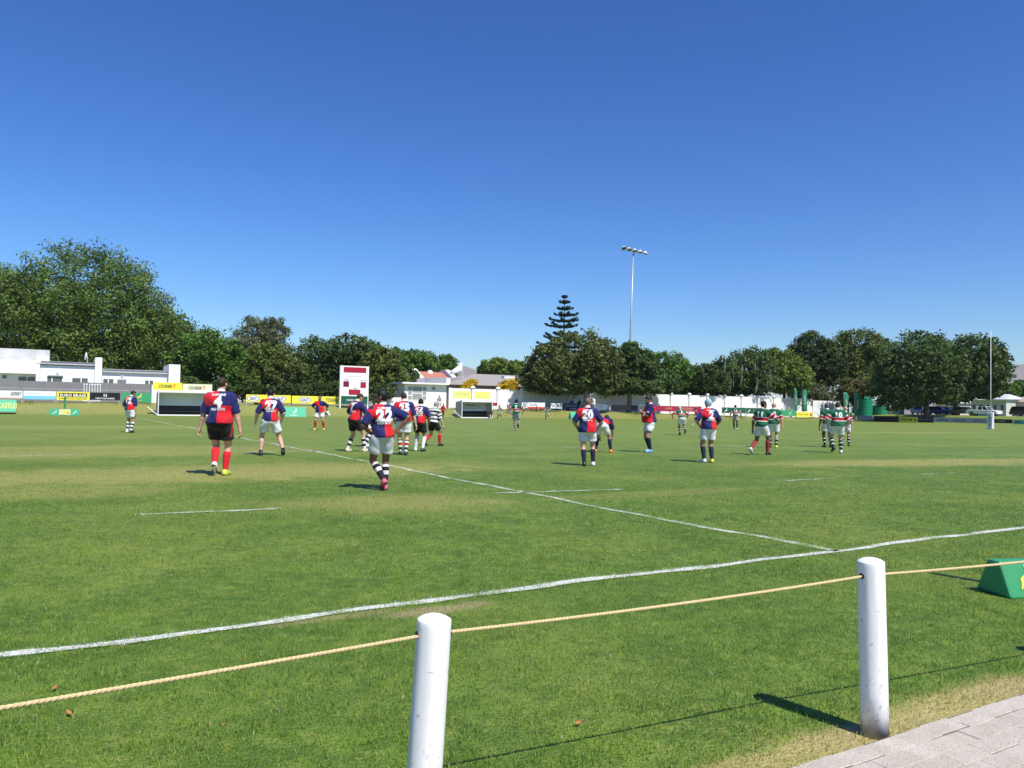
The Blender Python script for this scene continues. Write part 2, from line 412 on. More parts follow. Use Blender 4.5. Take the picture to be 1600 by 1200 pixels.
# ---- grass blades in the foreground
def blades(n_per, y0, y1, hgt, wid, xm):
    n = int(n_per * (y1 - y0) * ((y0 + y1) * .78 + xm * 2))
    y = RNG.uniform(y0, y1, n); half = y * .78 + xm; x = RNG.uniform(-1, 1, n) * half
    d = (x - E0.x) * EN.x + (y - E0.y) * EN.y + .025 * np.sin(x * 9) + .015 * np.sin(x * 23 + 1) - .01
    k = d < 0; 
    # bare patches thin the grass
    for (p, rx, ry, an_, st, cl) in PATCHES:
        if cl:
            dx = x - p.x; dy = y - p.y; ca, sa = math.cos(an_), math.sin(an_)
            q = ((dx * ca + dy * sa) / rx) ** 2 + ((-dx * sa + dy * ca) / ry) ** 2
            k &= ~((q < .9) & (RNG.uniform(size=n) < st * .5))
    return x[k], y[k], np.full(k.sum(), hgt), np.full(k.sum(), wid)
parts = [blades(6400, 1.6, 4.2, .019, .0036, .6), blades(4300, 4.2, 6.5, .020, .0045, .3), blades(2200, 6.5, 9.5, .021, .0062, .2), blades(900, 9.5, 15, .021, .009, 0), blades(520, 15, 27, .018, .010, 0)]
bx, by, bh, bw = [np.concatenate(z) for z in zip(*parts)]
kp = RNG.uniform(size=len(bx)) < np.clip((30 - by) / 18, 0, 1); bx, by, bh, bw = bx[kp], by[kp], bh[kp], bw[kp]
nb = len(bx)
clump = np.sin(bx * 7.3 + 1.7 * np.sin(by * 5.1)) * np.sin(by * 6.1 + 1.3 * np.sin(bx * 4.3))
bh = bh * RNG.uniform(.5, 1.35, nb) * (1 + .35 * clump)
lean = RNG.uniform(.1, .8, nb); az = RNG.uniform(0, 2 * np.pi, nb); fa = RNG.uniform(0, 2 * np.pi, nb)
dx = np.cos(az) * lean; dy = np.sin(az) * lean; wx = np.cos(fa) * bw / 2; wy = np.sin(fa) * bw / 2
zz = np.zeros(nb)
A_ = np.stack([bx - wx, by - wy, zz], 1); B_ = np.stack([bx + wx, by + wy, zz], 1)
mx_, my_ = bx + dx * bh * .45, by + dy * bh * .45
C_ = np.stack([mx_ + wx * .8, my_ + wy * .8, bh * .62], 1); D_ = np.stack([mx_ - wx * .8, my_ - wy * .8, bh * .62], 1)
T_ = np.stack([bx + dx * bh * 1.15, by + dy * bh * 1.15, bh * (1 - .25 * lean)], 1)
VV = np.stack([A_, B_, C_, D_, T_], 1).reshape(-1, 3)
nearb = by < 4.2; n5 = int(nearb.sum())
VV = np.concatenate([VV.reshape(-1, 5, 3)[nearb].reshape(-1, 3), VV.reshape(-1, 5, 3)[~nearb][:, [0, 1, 4]].reshape(-1, 3)])
b5 = np.arange(n5)[:, None] * 5; b3 = n5 * 5 + np.arange(nb - n5)[:, None] * 3
TR = np.concatenate([b5 + np.array([[0, 1, 2]]), b5 + np.array([[0, 2, 3]]), b5 + np.array([[3, 2, 4]]), b3 + np.array([[0, 1, 2]])], 0)
grass = np_mesh('grass', VV, TR, M_BLADE); grass['kind'] = 'stuff'
tag(grass, 'short mown grass blades of the near turf round the rope fence', 'grass')
tint = np.zeros((nb, 4), dtype=np.float32); tint[:, 3] = 1
tint[:, 0] = np.clip(RNG.uniform(-.3, 1.1, nb) + .35 * clump, 0, 1); tint[:, 1] = (RNG.uniform(0, 1, nb) > .87) * RNG.uniform(.3, 1, nb)
LN = np.array([l for l in LINES if l[1] < 24 and abs(l[0]) < 20])
white = np.zeros(nb, bool)
for i0 in range(0, nb, 40000):
    sx = bx[i0:i0 + 40000]; sy = by[i0:i0 + 40000]
    dd = np.full(len(sx), 9.)
    a_, n_ = (sx - CRN.x) * UA.x + (sy - CRN.y) * UA.y, (sx - CRN.x) * UN.x + (sy - CRN.y) * UN.y
    near = (np.abs(n_) < .3) | (np.abs(a_) < .5) | (np.abs(n_ - 5.2) < 1.5)
    if near.any():
        q = np.sqrt((sx[near][:, None] - LN[None, :, 0]) ** 2 + (sy[near][:, None] - LN[None, :, 1]) ** 2) - LN[None, :, 2] * 1.05
        # distance to the chain of line points (steps .25 m): use lateral distance
        j = q.argmin(1); dd[near] = q[np.arange(len(j)), j]
    white[i0:i0 + 40000] = False
    idx = np.where(near)[0]
    for ln_dir, sel, w_ in ((UN, np.abs(n_) < .3, .07), (UA, (np.abs(a_) < .6) & (n_ > 0), .085)):
        pass
    white[i0 + idx] |= (dd[near] < .03)
# lateral test against the two long lines, following their wiggle
LA = np.array([toan((l[0], l[1])) for l in LINES])
for (mask_, key) in ((np.abs(LA[:, 1]) < .25, 0), ((np.abs(LA[:, 0]) < 1.0) & (LA[:, 1] > .2), 1)):
    P_ = LA[mask_]; o_ = np.argsort(P_[:, key]); P_ = P_[o_]
    ba = np.stack([(bx - CRN.x) * UA.x + (by - CRN.y) * UA.y, (bx - CRN.x) * UN.x + (by - CRN.y) * UN.y], 1)
    cen = np.interp(ba[:, key], P_[:, key], P_[:, 1 - key])
    lat = np.abs(ba[:, 1 - key] - cen)
    hit = lat < np.abs(RNG.normal(.046, .020, nb))
    if key == 1: hit &= ba[:, 1] > 0
    white |= hit
white &= RNG.uniform(size=nb) < .80
white |= (RNG.uniform(size=nb) < .0022)
tint[:, 2] = white * RNG.uniform(.4, .95, nb)
ca = grass.data.color_attributes.new('tint', 'FLOAT_COLOR', 'POINT')
ca.data.foreach_set('color', np.concatenate([np.repeat(tint[nearb], 5, axis=0), np.repeat(tint[~nearb], 3, axis=0)]).ravel())
# a few fallen leaves on the grass
M_LEAFD = mat('dry_leaf', (.42, .16, .06), .8, .3, 30)
for (px, py, k) in [(350, 1131, 0), (85, 1074, 1), (108, 1113, 2), (748, 1057, 3), (1130, 1046, 4), (905, 1128, 5)]:
    p = G(px, py, .022); w_ = .012 + .004 * (k % 3); r_ = k * 1.3
    X = Vector((math.cos(r_), math.sin(r_), .2)); Y = Vector((-math.sin(r_), math.cos(r_), .15))
    pts = [p - X * w_, p - X * .4 * w_ + Y * .5 * w_, p + X * .3 * w_ + Y * .45 * w_, p + X * w_ + ZU * .008, p + X * .3 * w_ - Y * .5 * w_, p - X * .4 * w_ - Y * .45 * w_]
    o = mesh_obj('fallen_leaf', pts + [p - ZU * .006], [(0, 1, 6), (1, 2, 6), (2, 3, 6), (3, 4, 6), (4, 5, 6), (5, 0, 6)], M_LEAFD)
    tag(o, ['small orange leaf on the grass left of the near white post', 'brown leaf above the rope at far left of the grass', 'flat brown leaf just below the rope at far left',
            'reddish leaf just right of the near white post', 'brown leaf on the grass midway between the two white posts', 'pale brown leaf low between the posts near the rope shadow'][k], 'leaf', 'fallen leaves on the grass')
# ================================================================== foreground rope fence
def white_post_mat():
    mt = bpy.data.materials.new('white_post'); mt.use_nodes = True; nt = mt.node_tree; b = nt.nodes['Principled BSDF']
    tc = N(nt, 'ShaderNodeTexCoord'); pos = tc.outputs['Object']
    mp = N(nt, 'ShaderNodeMapping'); mp.inputs['Scale'].default_value = (1, 1, .12); nt.links.new(pos, mp.inputs[0])
    n1 = NOISE(nt, mp.outputs[0], 40, 4); n2 = NOISE(nt, pos, 60, 4); n3 = NOISE(nt, pos, 14, 4)
    c = MIXC(nt, RAMP(nt, n1, .3, .7), (.76, .75, .72), (.84, .83, .80))
    sp = N(nt, 'ShaderNodeSeparateXYZ'); nt.links.new(pos, sp.inputs[0])
    low = RAMP(nt, MATH(nt, 'ADD', sp.outputs[2], MATH(nt, 'MULTIPLY', n3, .12)), .155, .075)
    c = MIXC(nt, MATH(nt, 'MULTIPLY', low, .9), c, (.26, .235, .205))
    spl = MATH(nt, 'MULTIPLY', RAMP(nt, n2, .54, .68), RAMP(nt, sp.outputs[2], .55, .10))
    c = MIXC(nt, MATH(nt, 'MULTIPLY', spl, .55), c, (.36, .33, .29))
    chip = RAMP(nt, NOISE(nt, pos, 23, 2), .69, .72)
    c = MIXC(nt, MATH(nt, 'MULTIPLY', chip, .7), c, (.42, .40, .37))
    nt.links.new(c, b.inputs['Base Color']); b.inputs['Roughness'].default_value = .55
    bp = N(nt, 'ShaderNodeBump'); bp.inputs['Strength'].default_value = .25; bp.inputs['Distance'].default_value = .004
    nt.links.new(n1, bp.inputs['Height']); nt.links.new(bp.outputs[0], b.inputs['Normal'])
    return mt
M_POST = white_post_mat(); M_HOLE = mat('post_hole', (.02, .02, .02), .9)
PR = .058
def fence_post(base, lean, hgt, label, hole_z):
    n = 40
    prof = [(PR * 1.01, -.05), (PR * 1.01, .2), (PR, .45), (PR * .99, hgt - .02), (PR * .988, hgt - .0025), (PR * .975, hgt - .0005), (PR * .95, hgt + .0012),
            (PR * .75, hgt + .008), (PR * .5, hgt + .0135), (PR * .25, hgt + .0165), (PR * .03, hgt + .0175)]
    o = MB().lathe((0, 0, 0), prof, n).build('fence_post', M_POST, None, True)
    o.location = base; o.rotation_euler = lean
    for p in o.data.polygons: p.use_smooth = True
    tag(o, label, 'post', 'white posts of the rope fence')
    for s in (-1, 1):
        h = MB().lathe((0, 0, 0), [(.0125, 0), (.0125, .004), (.0095, .005)], 16).build('rope_hole', M_HOLE, o)
        d = RDIR
        h.location = (d.x * s * (PR * .965), d.y * s * (PR * .965), hole_z)
        h.rotation_euler = Vector((d.x * s, d.y * s, 0)).to_track_quat('Z', 'Y').to_euler()
    return o
P2 = G(1367, 1148); P1d = 2.58
P1 = Vector((DP(659, 1200, P1d).x, P1d, 0))
RDIR = (P2 - P1).normalized(); STEP = (P2 - P1)
P0 = P1 - STEP * 1.0; P3 = P2 + STEP * .98
z1 = DP(668, 990, P1d).z; z2 = DP(1345, 898, P2.y).z
posts = []
for (b_, le, lab, h_, hz) in [(P1, (R(0.0), R(2.6), 0), 'nearest white wooden post, cut off by the bottom of the picture', .712, z1),
                         (P2, (0, R(-1.5), 0), 'white wooden post at right with its whole shadow on the grass', .762, z2)]:
    posts.append(fence_post(b_, le, h_, lab, hz))
o = fence_post(P3, (0, 0, 0), .79, 'white wooden post just outside the right edge, its shadow tip showing', z2)
# rope: three strands twisted
M_ROPE = mat('yellow_rope', (.56, .45, .24), .8, .3, 90, .15)
def rope(a, b, sag, label, tint=None):
    L = (b - a).length; n = int(L / .006); t = (b - a).normalized(); s = t.cross(ZU).normalized(); u = s.cross(t)
    mb = MB(); ph = random.uniform(0, 6)
    for k in range(3):
        pts = []
        for i in range(n + 1):
            q = i / n; an_ = 2 * math.pi * (q * L / .042) + k * 2.0944 + ph
            c = a.lerp(b, q) - ZU * (sag * 4 * q * (1 - q))
            pts.append(c + (s * math.cos(an_) + u * math.sin(an_)) * .0029)
        mb.tube(pts, .0036, 6)
    o = mb.build('rope', tint or M_ROPE, None, True); tag(o, label, 'rope', 'ropes between the white posts')
    return o
def hole(i, post_base, lean, z): return Vector((post_base.x + math.sin(lean) * z, post_base.y, z))
h1 = hole(0, P1, R(2.6), z1); h2 = hole(0, P2, R(-1.5), z2); h3 = Vector((P3.x, P3.y, z2 - .0))
hl = DP(0, 1104, 1.93) ; hl = h1 + (hl - h1) * 1.6
rope(hl, h1 - RDIR * .0, .004, 'twisted yellow rope running from the near white post out of the left edge')
rope(h1, h2, .012, 'twisted yellow rope strung between the two white posts')
rope(h2, h3, .012, 'twisted yellow rope from the right-hand post towards the green wedge board')

# ================================================================== green wedge boards
M_GREEN = mat('board_green', (.035, .27, .10), .45, .08, 6, .4)
M_GREEND = mat('board_green_dark', (.03, .22, .09), .5, .1, 6, .35)
M_MINT = mat('board_mint', (.06, .42, .25), .5, .08, 6, .35)
M_YELP = mat('print_yellow', (.75, .62, .08), .6, .05)
M_CREAM = mat('print_cream', (.78, .74, .55), .6, .05)
M_WHITE = mat('print_white', (.80, .80, .80), .6, .05)
M_BLACKP = mat('print_black', (.03, .03, .032), .6, .1)
def wedge(p0, X, length, width, height, label, mt, top=.25, txt=None, bok=False, tcol=None):
    """p0: left front bottom corner; X: along the length; depth goes away from the reader"""
    Y = Vector((-X.y, X.x, 0)).normalized()
    if Y.y < 0: Y = -Y
    o = empty('wedge_board', p0)
    i0 = (1 - top) / 2 * width
    prof = [Vector((0, 0, 0)), Y * width, Y * (width - i0) + ZU * height, Y * i0 + ZU * height]
    bm = bmesh.new(); b = MB().prism(prof, X * length)
    body = b.build('foam_body', mt, o)
    md = body.modifiers.new('b', 'BEVEL'); md.width = .02 if height < .5 else .03; md.segments = 2
    nrm = (ZU * i0 - Y * height).normalized()       # outward of the front slope
    up = (Y * i0 + ZU * height).normalized(); sl = math.hypot(i0, height)
    org = X * (length * .5) + up * (sl * .5) + nrm * .006
    if bok:
        emblem(X * (length * bok[0]) + up * (sl * .58) + nrm * .006, X, up, sl * .46, sl * .70, M_CREAM if tcol is None else tcol, o)
    if txt:
        flat_text(txt[0], X * (length * txt[1]) + up * (sl * txt[2]) + nrm * .006, X, up, txt[3], sl * txt[4], txt[5], o, bold=.02)
    tag(o, label, 'board', 'green wedge boards round the pitch')
    return o
wp = G(1580, 937); wd_ = (G(1527, 927) - wp)
WX = Vector((.985, .17, 0)).normalized()
wedge(wp, WX, 1.5, .36, .270, 'bright green foam wedge board with gold antelope at the right edge', M_GREEN, .34, ('RUGBY', .30, .17, .40, .13, M_YELP), (.115,), M_YELP)
ob_ = G(1680, 934); o = empty('flag_post', ob_); M_STAKE = mat('green_pole', (.05, .25, .10), .5)
MB().tube([(0, 0, 0), (0, 0, 1.5)], .04, 12).build('pole', M_STAKE, o); MB().lathe((0, 0, 0), [(.12, 0), (.12, .04), (.05, .08)], 14).build('base', M_STAKE, o)
tag(o, 'touchline flag post just outside the right edge, its shadow left of the wedge board', 'flag post')
M_STAKE = mat('green_pole', (.05, .25, .10), .5)
# ================================================================== far side: banners, dugouts, scoreboard, walls, houses
def abox(mb, a0, a1, n0, n1, z0, z1):
    c = AN((a0 + a1) / 2, (n0 + n1) / 2, (z0 + z1) / 2)
    return mb.box(c, (abs(a1 - a0), abs(n1 - n0), abs(z1 - z0)), (UA, UN, ZU))
def aof(px, n, py=620): return toan(PL(px, py, n))[0]
def nof(px, a, py=650): return toan(PA(px, py, a))[1]
M_ALU = mat('alu_grey', (.45, .45, .45), .5, .1); M_DKPOST = mat('dark_post', (.06, .06, .06), .7)
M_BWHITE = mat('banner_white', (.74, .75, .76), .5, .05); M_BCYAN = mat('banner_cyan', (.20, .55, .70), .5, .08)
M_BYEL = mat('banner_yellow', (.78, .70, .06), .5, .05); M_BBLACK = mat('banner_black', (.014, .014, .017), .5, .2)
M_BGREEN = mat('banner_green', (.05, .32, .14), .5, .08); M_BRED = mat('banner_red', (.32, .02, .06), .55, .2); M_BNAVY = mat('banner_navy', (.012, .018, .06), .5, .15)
M_BGREY = mat('banner_grey', (.34, .34, .38), .6, .15); M_BORNG = mat('banner_orange', (.55, .30, .22), .6, .1); M_BTEAL = mat('banner_teal', (.10, .36, .34), .6, .1)
M_BCREAM = mat('banner_cream', (.72, .71, .50), .5, .06); M_PRED = mat('print_red', (.60, .05, .03), .6); M_PGREY = mat('print_grey', (.30, .32, .33), .6)
M_BDGRN = mat('banner_dark_green', (.015, .09, .055), .5, .2)
def banner(px0, px1, t0, b0, plane, label, mt, texts=(), strip=None, end=False, t1=None, b1=None, oval=None, bok=None, posts=True, group='advertising boards along the fence', dz=0.0):
    """panel on the far fence (plane = n) or on the end fence (plane = a), measured by its corners"""
    f = PA if end else PL
    q0 = f(px0, b0, plane); q1 = f(px1, b1 if b1 is not None else b0, plane)
    u0 = f(px0, t0, plane); u1 = f(px1, t1 if t1 is not None else t0, plane)
    X = (-UN if end else UA); NO = (-UA if end else -UN)
    L = (q1 - q0).dot(X); zb = (q0.z + q1.z) / 2; zt = (u0.z + u1.z) / 2; h = zt - zb
    o = empty('advertising_board', Vector((q0.x, q0.y, zb)))
    md = X * (L / 2) + ZU * (h / 2)
    p = MB().box(md, (L - .04, .035, h), (X, NO, ZU)).build('panel', mt, o)
    if posts:
        n_ = max(2, int(L / 2.5) + 1)
        for k in range(n_):
            c = X * (.08 + (L - .16) * k / (n_ - 1)) - NO * .06
            gz = tz(Vector((q0.x, q0.y, 0)) + c) - zb - .2
            MB().box(c + ZU * ((gz + h) / 2), (.06, .06, h - gz), (X, NO, ZU)).build('post', M_ALU, o)
    if strip:                                   # (fraction from, to, material)
        for (s0, s1, x0, x1, m_) in strip:
            MB().box(X * (L * (x0 + x1) / 2) + ZU * (h * (s0 + s1) / 2) + NO * .020, (L * (x1 - x0) - .05, .008, h * (s1 - s0) - .005), (X, NO, ZU)).build('colour_field', m_, o)
    if oval:
        for (cx, cz, w, hh, m1, m2) in oval:
            for (sc, m_, off) in ((1, m1, .022), (.84, m2, .026)):
                pts = [X * (L * cx + w / 2 * sc * math.cos(a)) + ZU * (h * cz + hh / 2 * sc * math.sin(a)) + NO * off for a in [2 * math.pi * k / 28 for k in range(28)]]
                mesh_obj('oval', pts, [list(range(28))], m_, o)
    for tx in texts:
        s_, cx, cz, w, hh, m_ = tx[:6]
        flat_text(s_, X * (L * cx) + ZU * (h * cz) + NO * .030, X, ZU, w * L, hh * h, m_, o, bold=tx[6] if len(tx) > 6 else .02, shear=tx[7] if len(tx) > 7 else 0)
    if bok: emblem(X * (L * bok[0]) + ZU * (h * bok[1]) + NO * .03, X, ZU, bok[2], bok[2], bok[3], o)
    tag(o, label, 'sign', group); return o
FN = 86.0
banner(-40, 35.5, 609.3, 622.5, FN, 'white board with dark slanted letters and an orange foot, far left', M_BWHITE, [('GERBY', .86, .62, .24, .42, M_BLACKP, .02, .4)], [(0, .14, 0, 1, M_BORNG)], t1=610.5, b1=623)
banner(36, 87.3, 610.5, 623.5, FN, 'white board with a light blue lower half', M_BWHITE, [('POOLS AND SPAS', .35, .7, .45, .10, M_BCYAN)], [(0, .42, 0, 1, M_BCYAN)], t1=611.5, b1=624.5)
banner(88, 139.3, 611.7, 625, FN, 'yellow board with EURO BRASS on a dark band', M_BYEL, [('EURO BRASS', .5, .58, .80, .34, M_CREAM, .04), ('PLUMBING AND HARDWARE', .5, .18, .84, .13, M_BLACKP, .02)], [(.36, .84, .06, .94, M_BBLACK)], t1=612.5, b1=626)
banner(140, 188, 613, 624.8, FN, 'black board with white monogram and small white words', M_BBLACK, [('H', .5, .62, .10, .42, M_WHITE), ('HERITAGE HOMES', .5, .22, .62, .20, M_WHITE)], t1=614, b1=625.4)
banner(188.4, 237, 613.5, 627.5, FN, 'green board with a faint gold antelope left of the large dugout', M_BGREEN, [('RUGBY', .62, .2, .10, .10, M_YELP)], t1=614.5, b1=629, bok=(.58, .6, .7, M_YELP))
Mov1 = M_PGREY
banner(384, 454.5, 616, 627.8, FN, 'yellow board with two grey oval badges behind number 27', M_BYEL, [('GAUT', .16, .5, .15, .42, M_BLACKP, .03), ('GAUT', .75, .5, .15, .42, M_BLACKP, .03)], t1=618, b1=630,
       oval=[(.16, .5, 1.5, .72, M_PGREY, M_BWHITE), (.75, .5, 1.5, .72, M_PGREY, M_BWHITE)])
banner(455.5, 531, 618, 630, FN, 'yellow board with one oval badge and the word TONERS', M_BYEL, [('GAUT', .27, .5, .15, .42, M_BLACKP, .03), ('TONERS!', .83, .5, .26, .5, M_BLACKP, .02)], t1=620, b1=632,
       oval=[(.27, .5, 1.5, .72, M_PGREY, M_BWHITE)])
# boards between the small dugout and the corner
banner(769.5, 777, 629, 639.5, FN, 'small red and white board at the right of the small dugout', M_BWHITE, [], [(.5, 1, 0, 1, M_BRED)])
banner(815, 824.5, 629, 637.5, FN, 'small white board with a grey square print', M_BWHITE, [], [(.1, .9, .2, .8, M_PGREY)])
banner(824.8, 851.5, 629, 638.5, FN, 'white board with dark script above a red foot', M_BWHITE, [('Docfin', .32, .66, .42, .36, M_BLACKP, .0, .3)], [(0, .3, 0, 1, M_PRED)], b1=639)
banner(860, 878.5, 630, 638, FN, 'white board with blocky grey-green letters', M_BWHITE, [('WUMZ', .5, .5, .8, .6, M_PGREY, .05)], t1=630.5, b1=638.5)
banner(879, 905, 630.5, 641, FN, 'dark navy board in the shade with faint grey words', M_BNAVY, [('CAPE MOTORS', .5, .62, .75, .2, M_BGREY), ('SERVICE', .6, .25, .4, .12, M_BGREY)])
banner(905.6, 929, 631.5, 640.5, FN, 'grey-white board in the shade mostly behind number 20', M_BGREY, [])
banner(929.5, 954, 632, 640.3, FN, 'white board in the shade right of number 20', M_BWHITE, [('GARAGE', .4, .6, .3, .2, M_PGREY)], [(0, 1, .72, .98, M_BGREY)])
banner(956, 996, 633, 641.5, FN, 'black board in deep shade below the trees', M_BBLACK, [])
banner(998.5, 1006.5, 632.5, 640.5, FN, 'small cream board with black letters behind the folded-arms player', M_BCREAM, [('LE', .5, .5, .6, .5, M_BLACKP, .04)])
banner(1024, 1087.5, 634, 642.5, FN, 'long maroon board with pale letters', M_BRED, [('LAGER', .32, .55, .16, .32, M_BORNG), ('WEISSBIER', .76, .6, .34, .34, M_BORNG), ('HOUSE', .8, .2, .2, .2, M_BORNG)], t1=635, b1=643.5)
banner(1088, 1096, 635, 643.5, FN, 'short maroon board beside the long one', M_BRED, [])
banner(1128, 1165.5, 636.5, 645, FN, 'dark green board with a white emblem and small words, left of two', M_BDGRN, [('CHAMELEON', .6, .5, .42, .3, M_BGREY)], t1=637.2, b1=646, bok=(.16, .5, .75, M_WHITE))
banner(1166, 1190, 637.2, 646, FN, 'dark green board with a white emblem, right of two', M_BDGRN, [('CHAMELEON', .7, .5, .5, .3, M_BGREY)], t1=637.8, b1=647, bok=(.16, .5, .75, M_WHITE))
banner(1221, 1244, 640.8, 649.5, FN, 'plain green board with a small pale antelope', M_BGREEN, [('RUGBY', .6, .2, .25, .12, M_CREAM)], t1=641.2, b1=650.5, bok=(.58, .58, .6, M_CREAM))
banner(1244.4, 1269.5, 643.6, 651, FN, 'yellow board with black script and a bull mark', M_BYEL, [('Pastry Mills', .42, .52, .6, .42, M_BLACKP, .0, .2)], [(.25, .75, .84, .94, M_BLACKP)], t1=644.4, b1=652)
banner(1270, 1311, 625.5, 646.5, 87.2, 'tall white board with grey lines of text', M_BWHITE, [('Landing Page', .45, .78, .55, .08, M_PGREY), ('I pledge NSRI', .40, .62, .46, .10, M_PGREY, .02), ('for safer water', .48, .48, .6, .08, M_PGREY), ('nsri', .12, .1, .12, .07, M_PGREY)], t1=627, b1=648.5)
# end fence, perpendicular to the far side
EA = 112.0
EG = 'advertising boards along the end fence'
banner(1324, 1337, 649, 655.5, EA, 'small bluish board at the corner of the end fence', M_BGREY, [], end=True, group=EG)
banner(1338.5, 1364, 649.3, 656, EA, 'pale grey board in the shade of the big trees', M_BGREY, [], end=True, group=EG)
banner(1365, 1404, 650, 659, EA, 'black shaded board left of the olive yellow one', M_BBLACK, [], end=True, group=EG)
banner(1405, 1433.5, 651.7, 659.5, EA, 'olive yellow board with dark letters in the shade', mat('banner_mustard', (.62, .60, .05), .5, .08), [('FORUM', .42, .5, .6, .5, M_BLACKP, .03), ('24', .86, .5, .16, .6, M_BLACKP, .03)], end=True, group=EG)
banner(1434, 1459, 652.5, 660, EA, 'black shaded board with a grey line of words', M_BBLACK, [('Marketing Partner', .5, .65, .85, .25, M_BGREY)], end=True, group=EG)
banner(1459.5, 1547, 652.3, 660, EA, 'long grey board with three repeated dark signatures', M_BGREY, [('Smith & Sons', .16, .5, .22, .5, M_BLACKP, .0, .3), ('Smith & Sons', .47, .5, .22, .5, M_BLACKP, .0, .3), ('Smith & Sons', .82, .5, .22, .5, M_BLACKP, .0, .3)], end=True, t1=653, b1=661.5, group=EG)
banner(1552, 1582.5, 655, 661.3, EA, 'black board right of the goal post pad', M_BBLACK, [('TYRES', .4, .5, .5, .4, M_PGREY)], end=True, group=EG)
banner(1583, 1625, 655.5, 662.5, EA, 'teal board cut by the right edge', M_BTEAL, [('MOTOR', .2, .5, .22, .45, M_BNAVY)], end=True, t1=657, b1=664, group=EG)

# ---- wedge boards on the far side
wedge(PL(-40, 643, 81) * 1.0, UA, aof(25, 81, 640) - aof(-40, 81, 640), .9, 1.15, 'green wedge board with yellow letters at the far left edge', M_MINT, .12, ('CASTLE!', .78, .5, 1.5, .45, M_YELP))
def gw(px, py, L, lab, **k):
    p = PL(px, py, 79.5); p.z = tz(p) - .02; wedge(p, k.pop('X', UA), L, .8, k.pop('h', 1.0), lab, M_MINT, .12, **k)
gw(439.5, 648.5, 2.75, 'mint green wedge board with a pale antelope behind number 27', bok=(.55,), h=1.08, txt=('RUGBY', .5, .16, .8, .09, M_CREAM))
gw(893, 655, 2.9, 'mint green wedge board with yellow letters behind number 20', txt=('CASTLE!', .55, .5, 1.7, .42, M_YELP), h=.95)
# ---- 22 metre flag and its base board
q = G(101, 649.5); o = empty('flag_post', q)
MB().box(ZU * .32, (2.3, .35, .58), (UA, UN, ZU)).build('base_board', M_MINT, o)
MB().box(ZU * .32 - UN * .18, (.9, .02, .5), (UA, UN, ZU)).build('sign_plate', M_BCREAM, o)
flat_text('22M', ZU * .32 - UN * .205, UA, ZU, .8, .40, M_YELP, o, bold=.03)
for sg in (-1, 1): emblem(UA * (sg * .78) + ZU * .32 - UN * .19, UA, ZU, .4, .4, M_CREAM, o)
MB().tube([UN * .25, UN * .25 + ZU * 1.75], .09, 10).build('pole', M_STAKE, o); tag(o, 'green padded pole with a 22M base board at the far touchline', 'flag post')
for (px, y0, y1, lab) in [(1162.5, 640, 657.5, 'thin green stake on the bank before the dark green boards'), (1227, 645, 660, 'thin green stake before the plain green board')]:
    p = G(px, y1); h_ = PL(px, y0, toan(p)[1]).z
    o = MB().tube([p, p + ZU * h_], .025, 8).tube([p + ZU * h_ * .96, p + ZU * h_ * .96 - UA * .5], .015, 6).build('stake', M_STAKE); tag(o, lab, 'stake', 'thin green stakes')

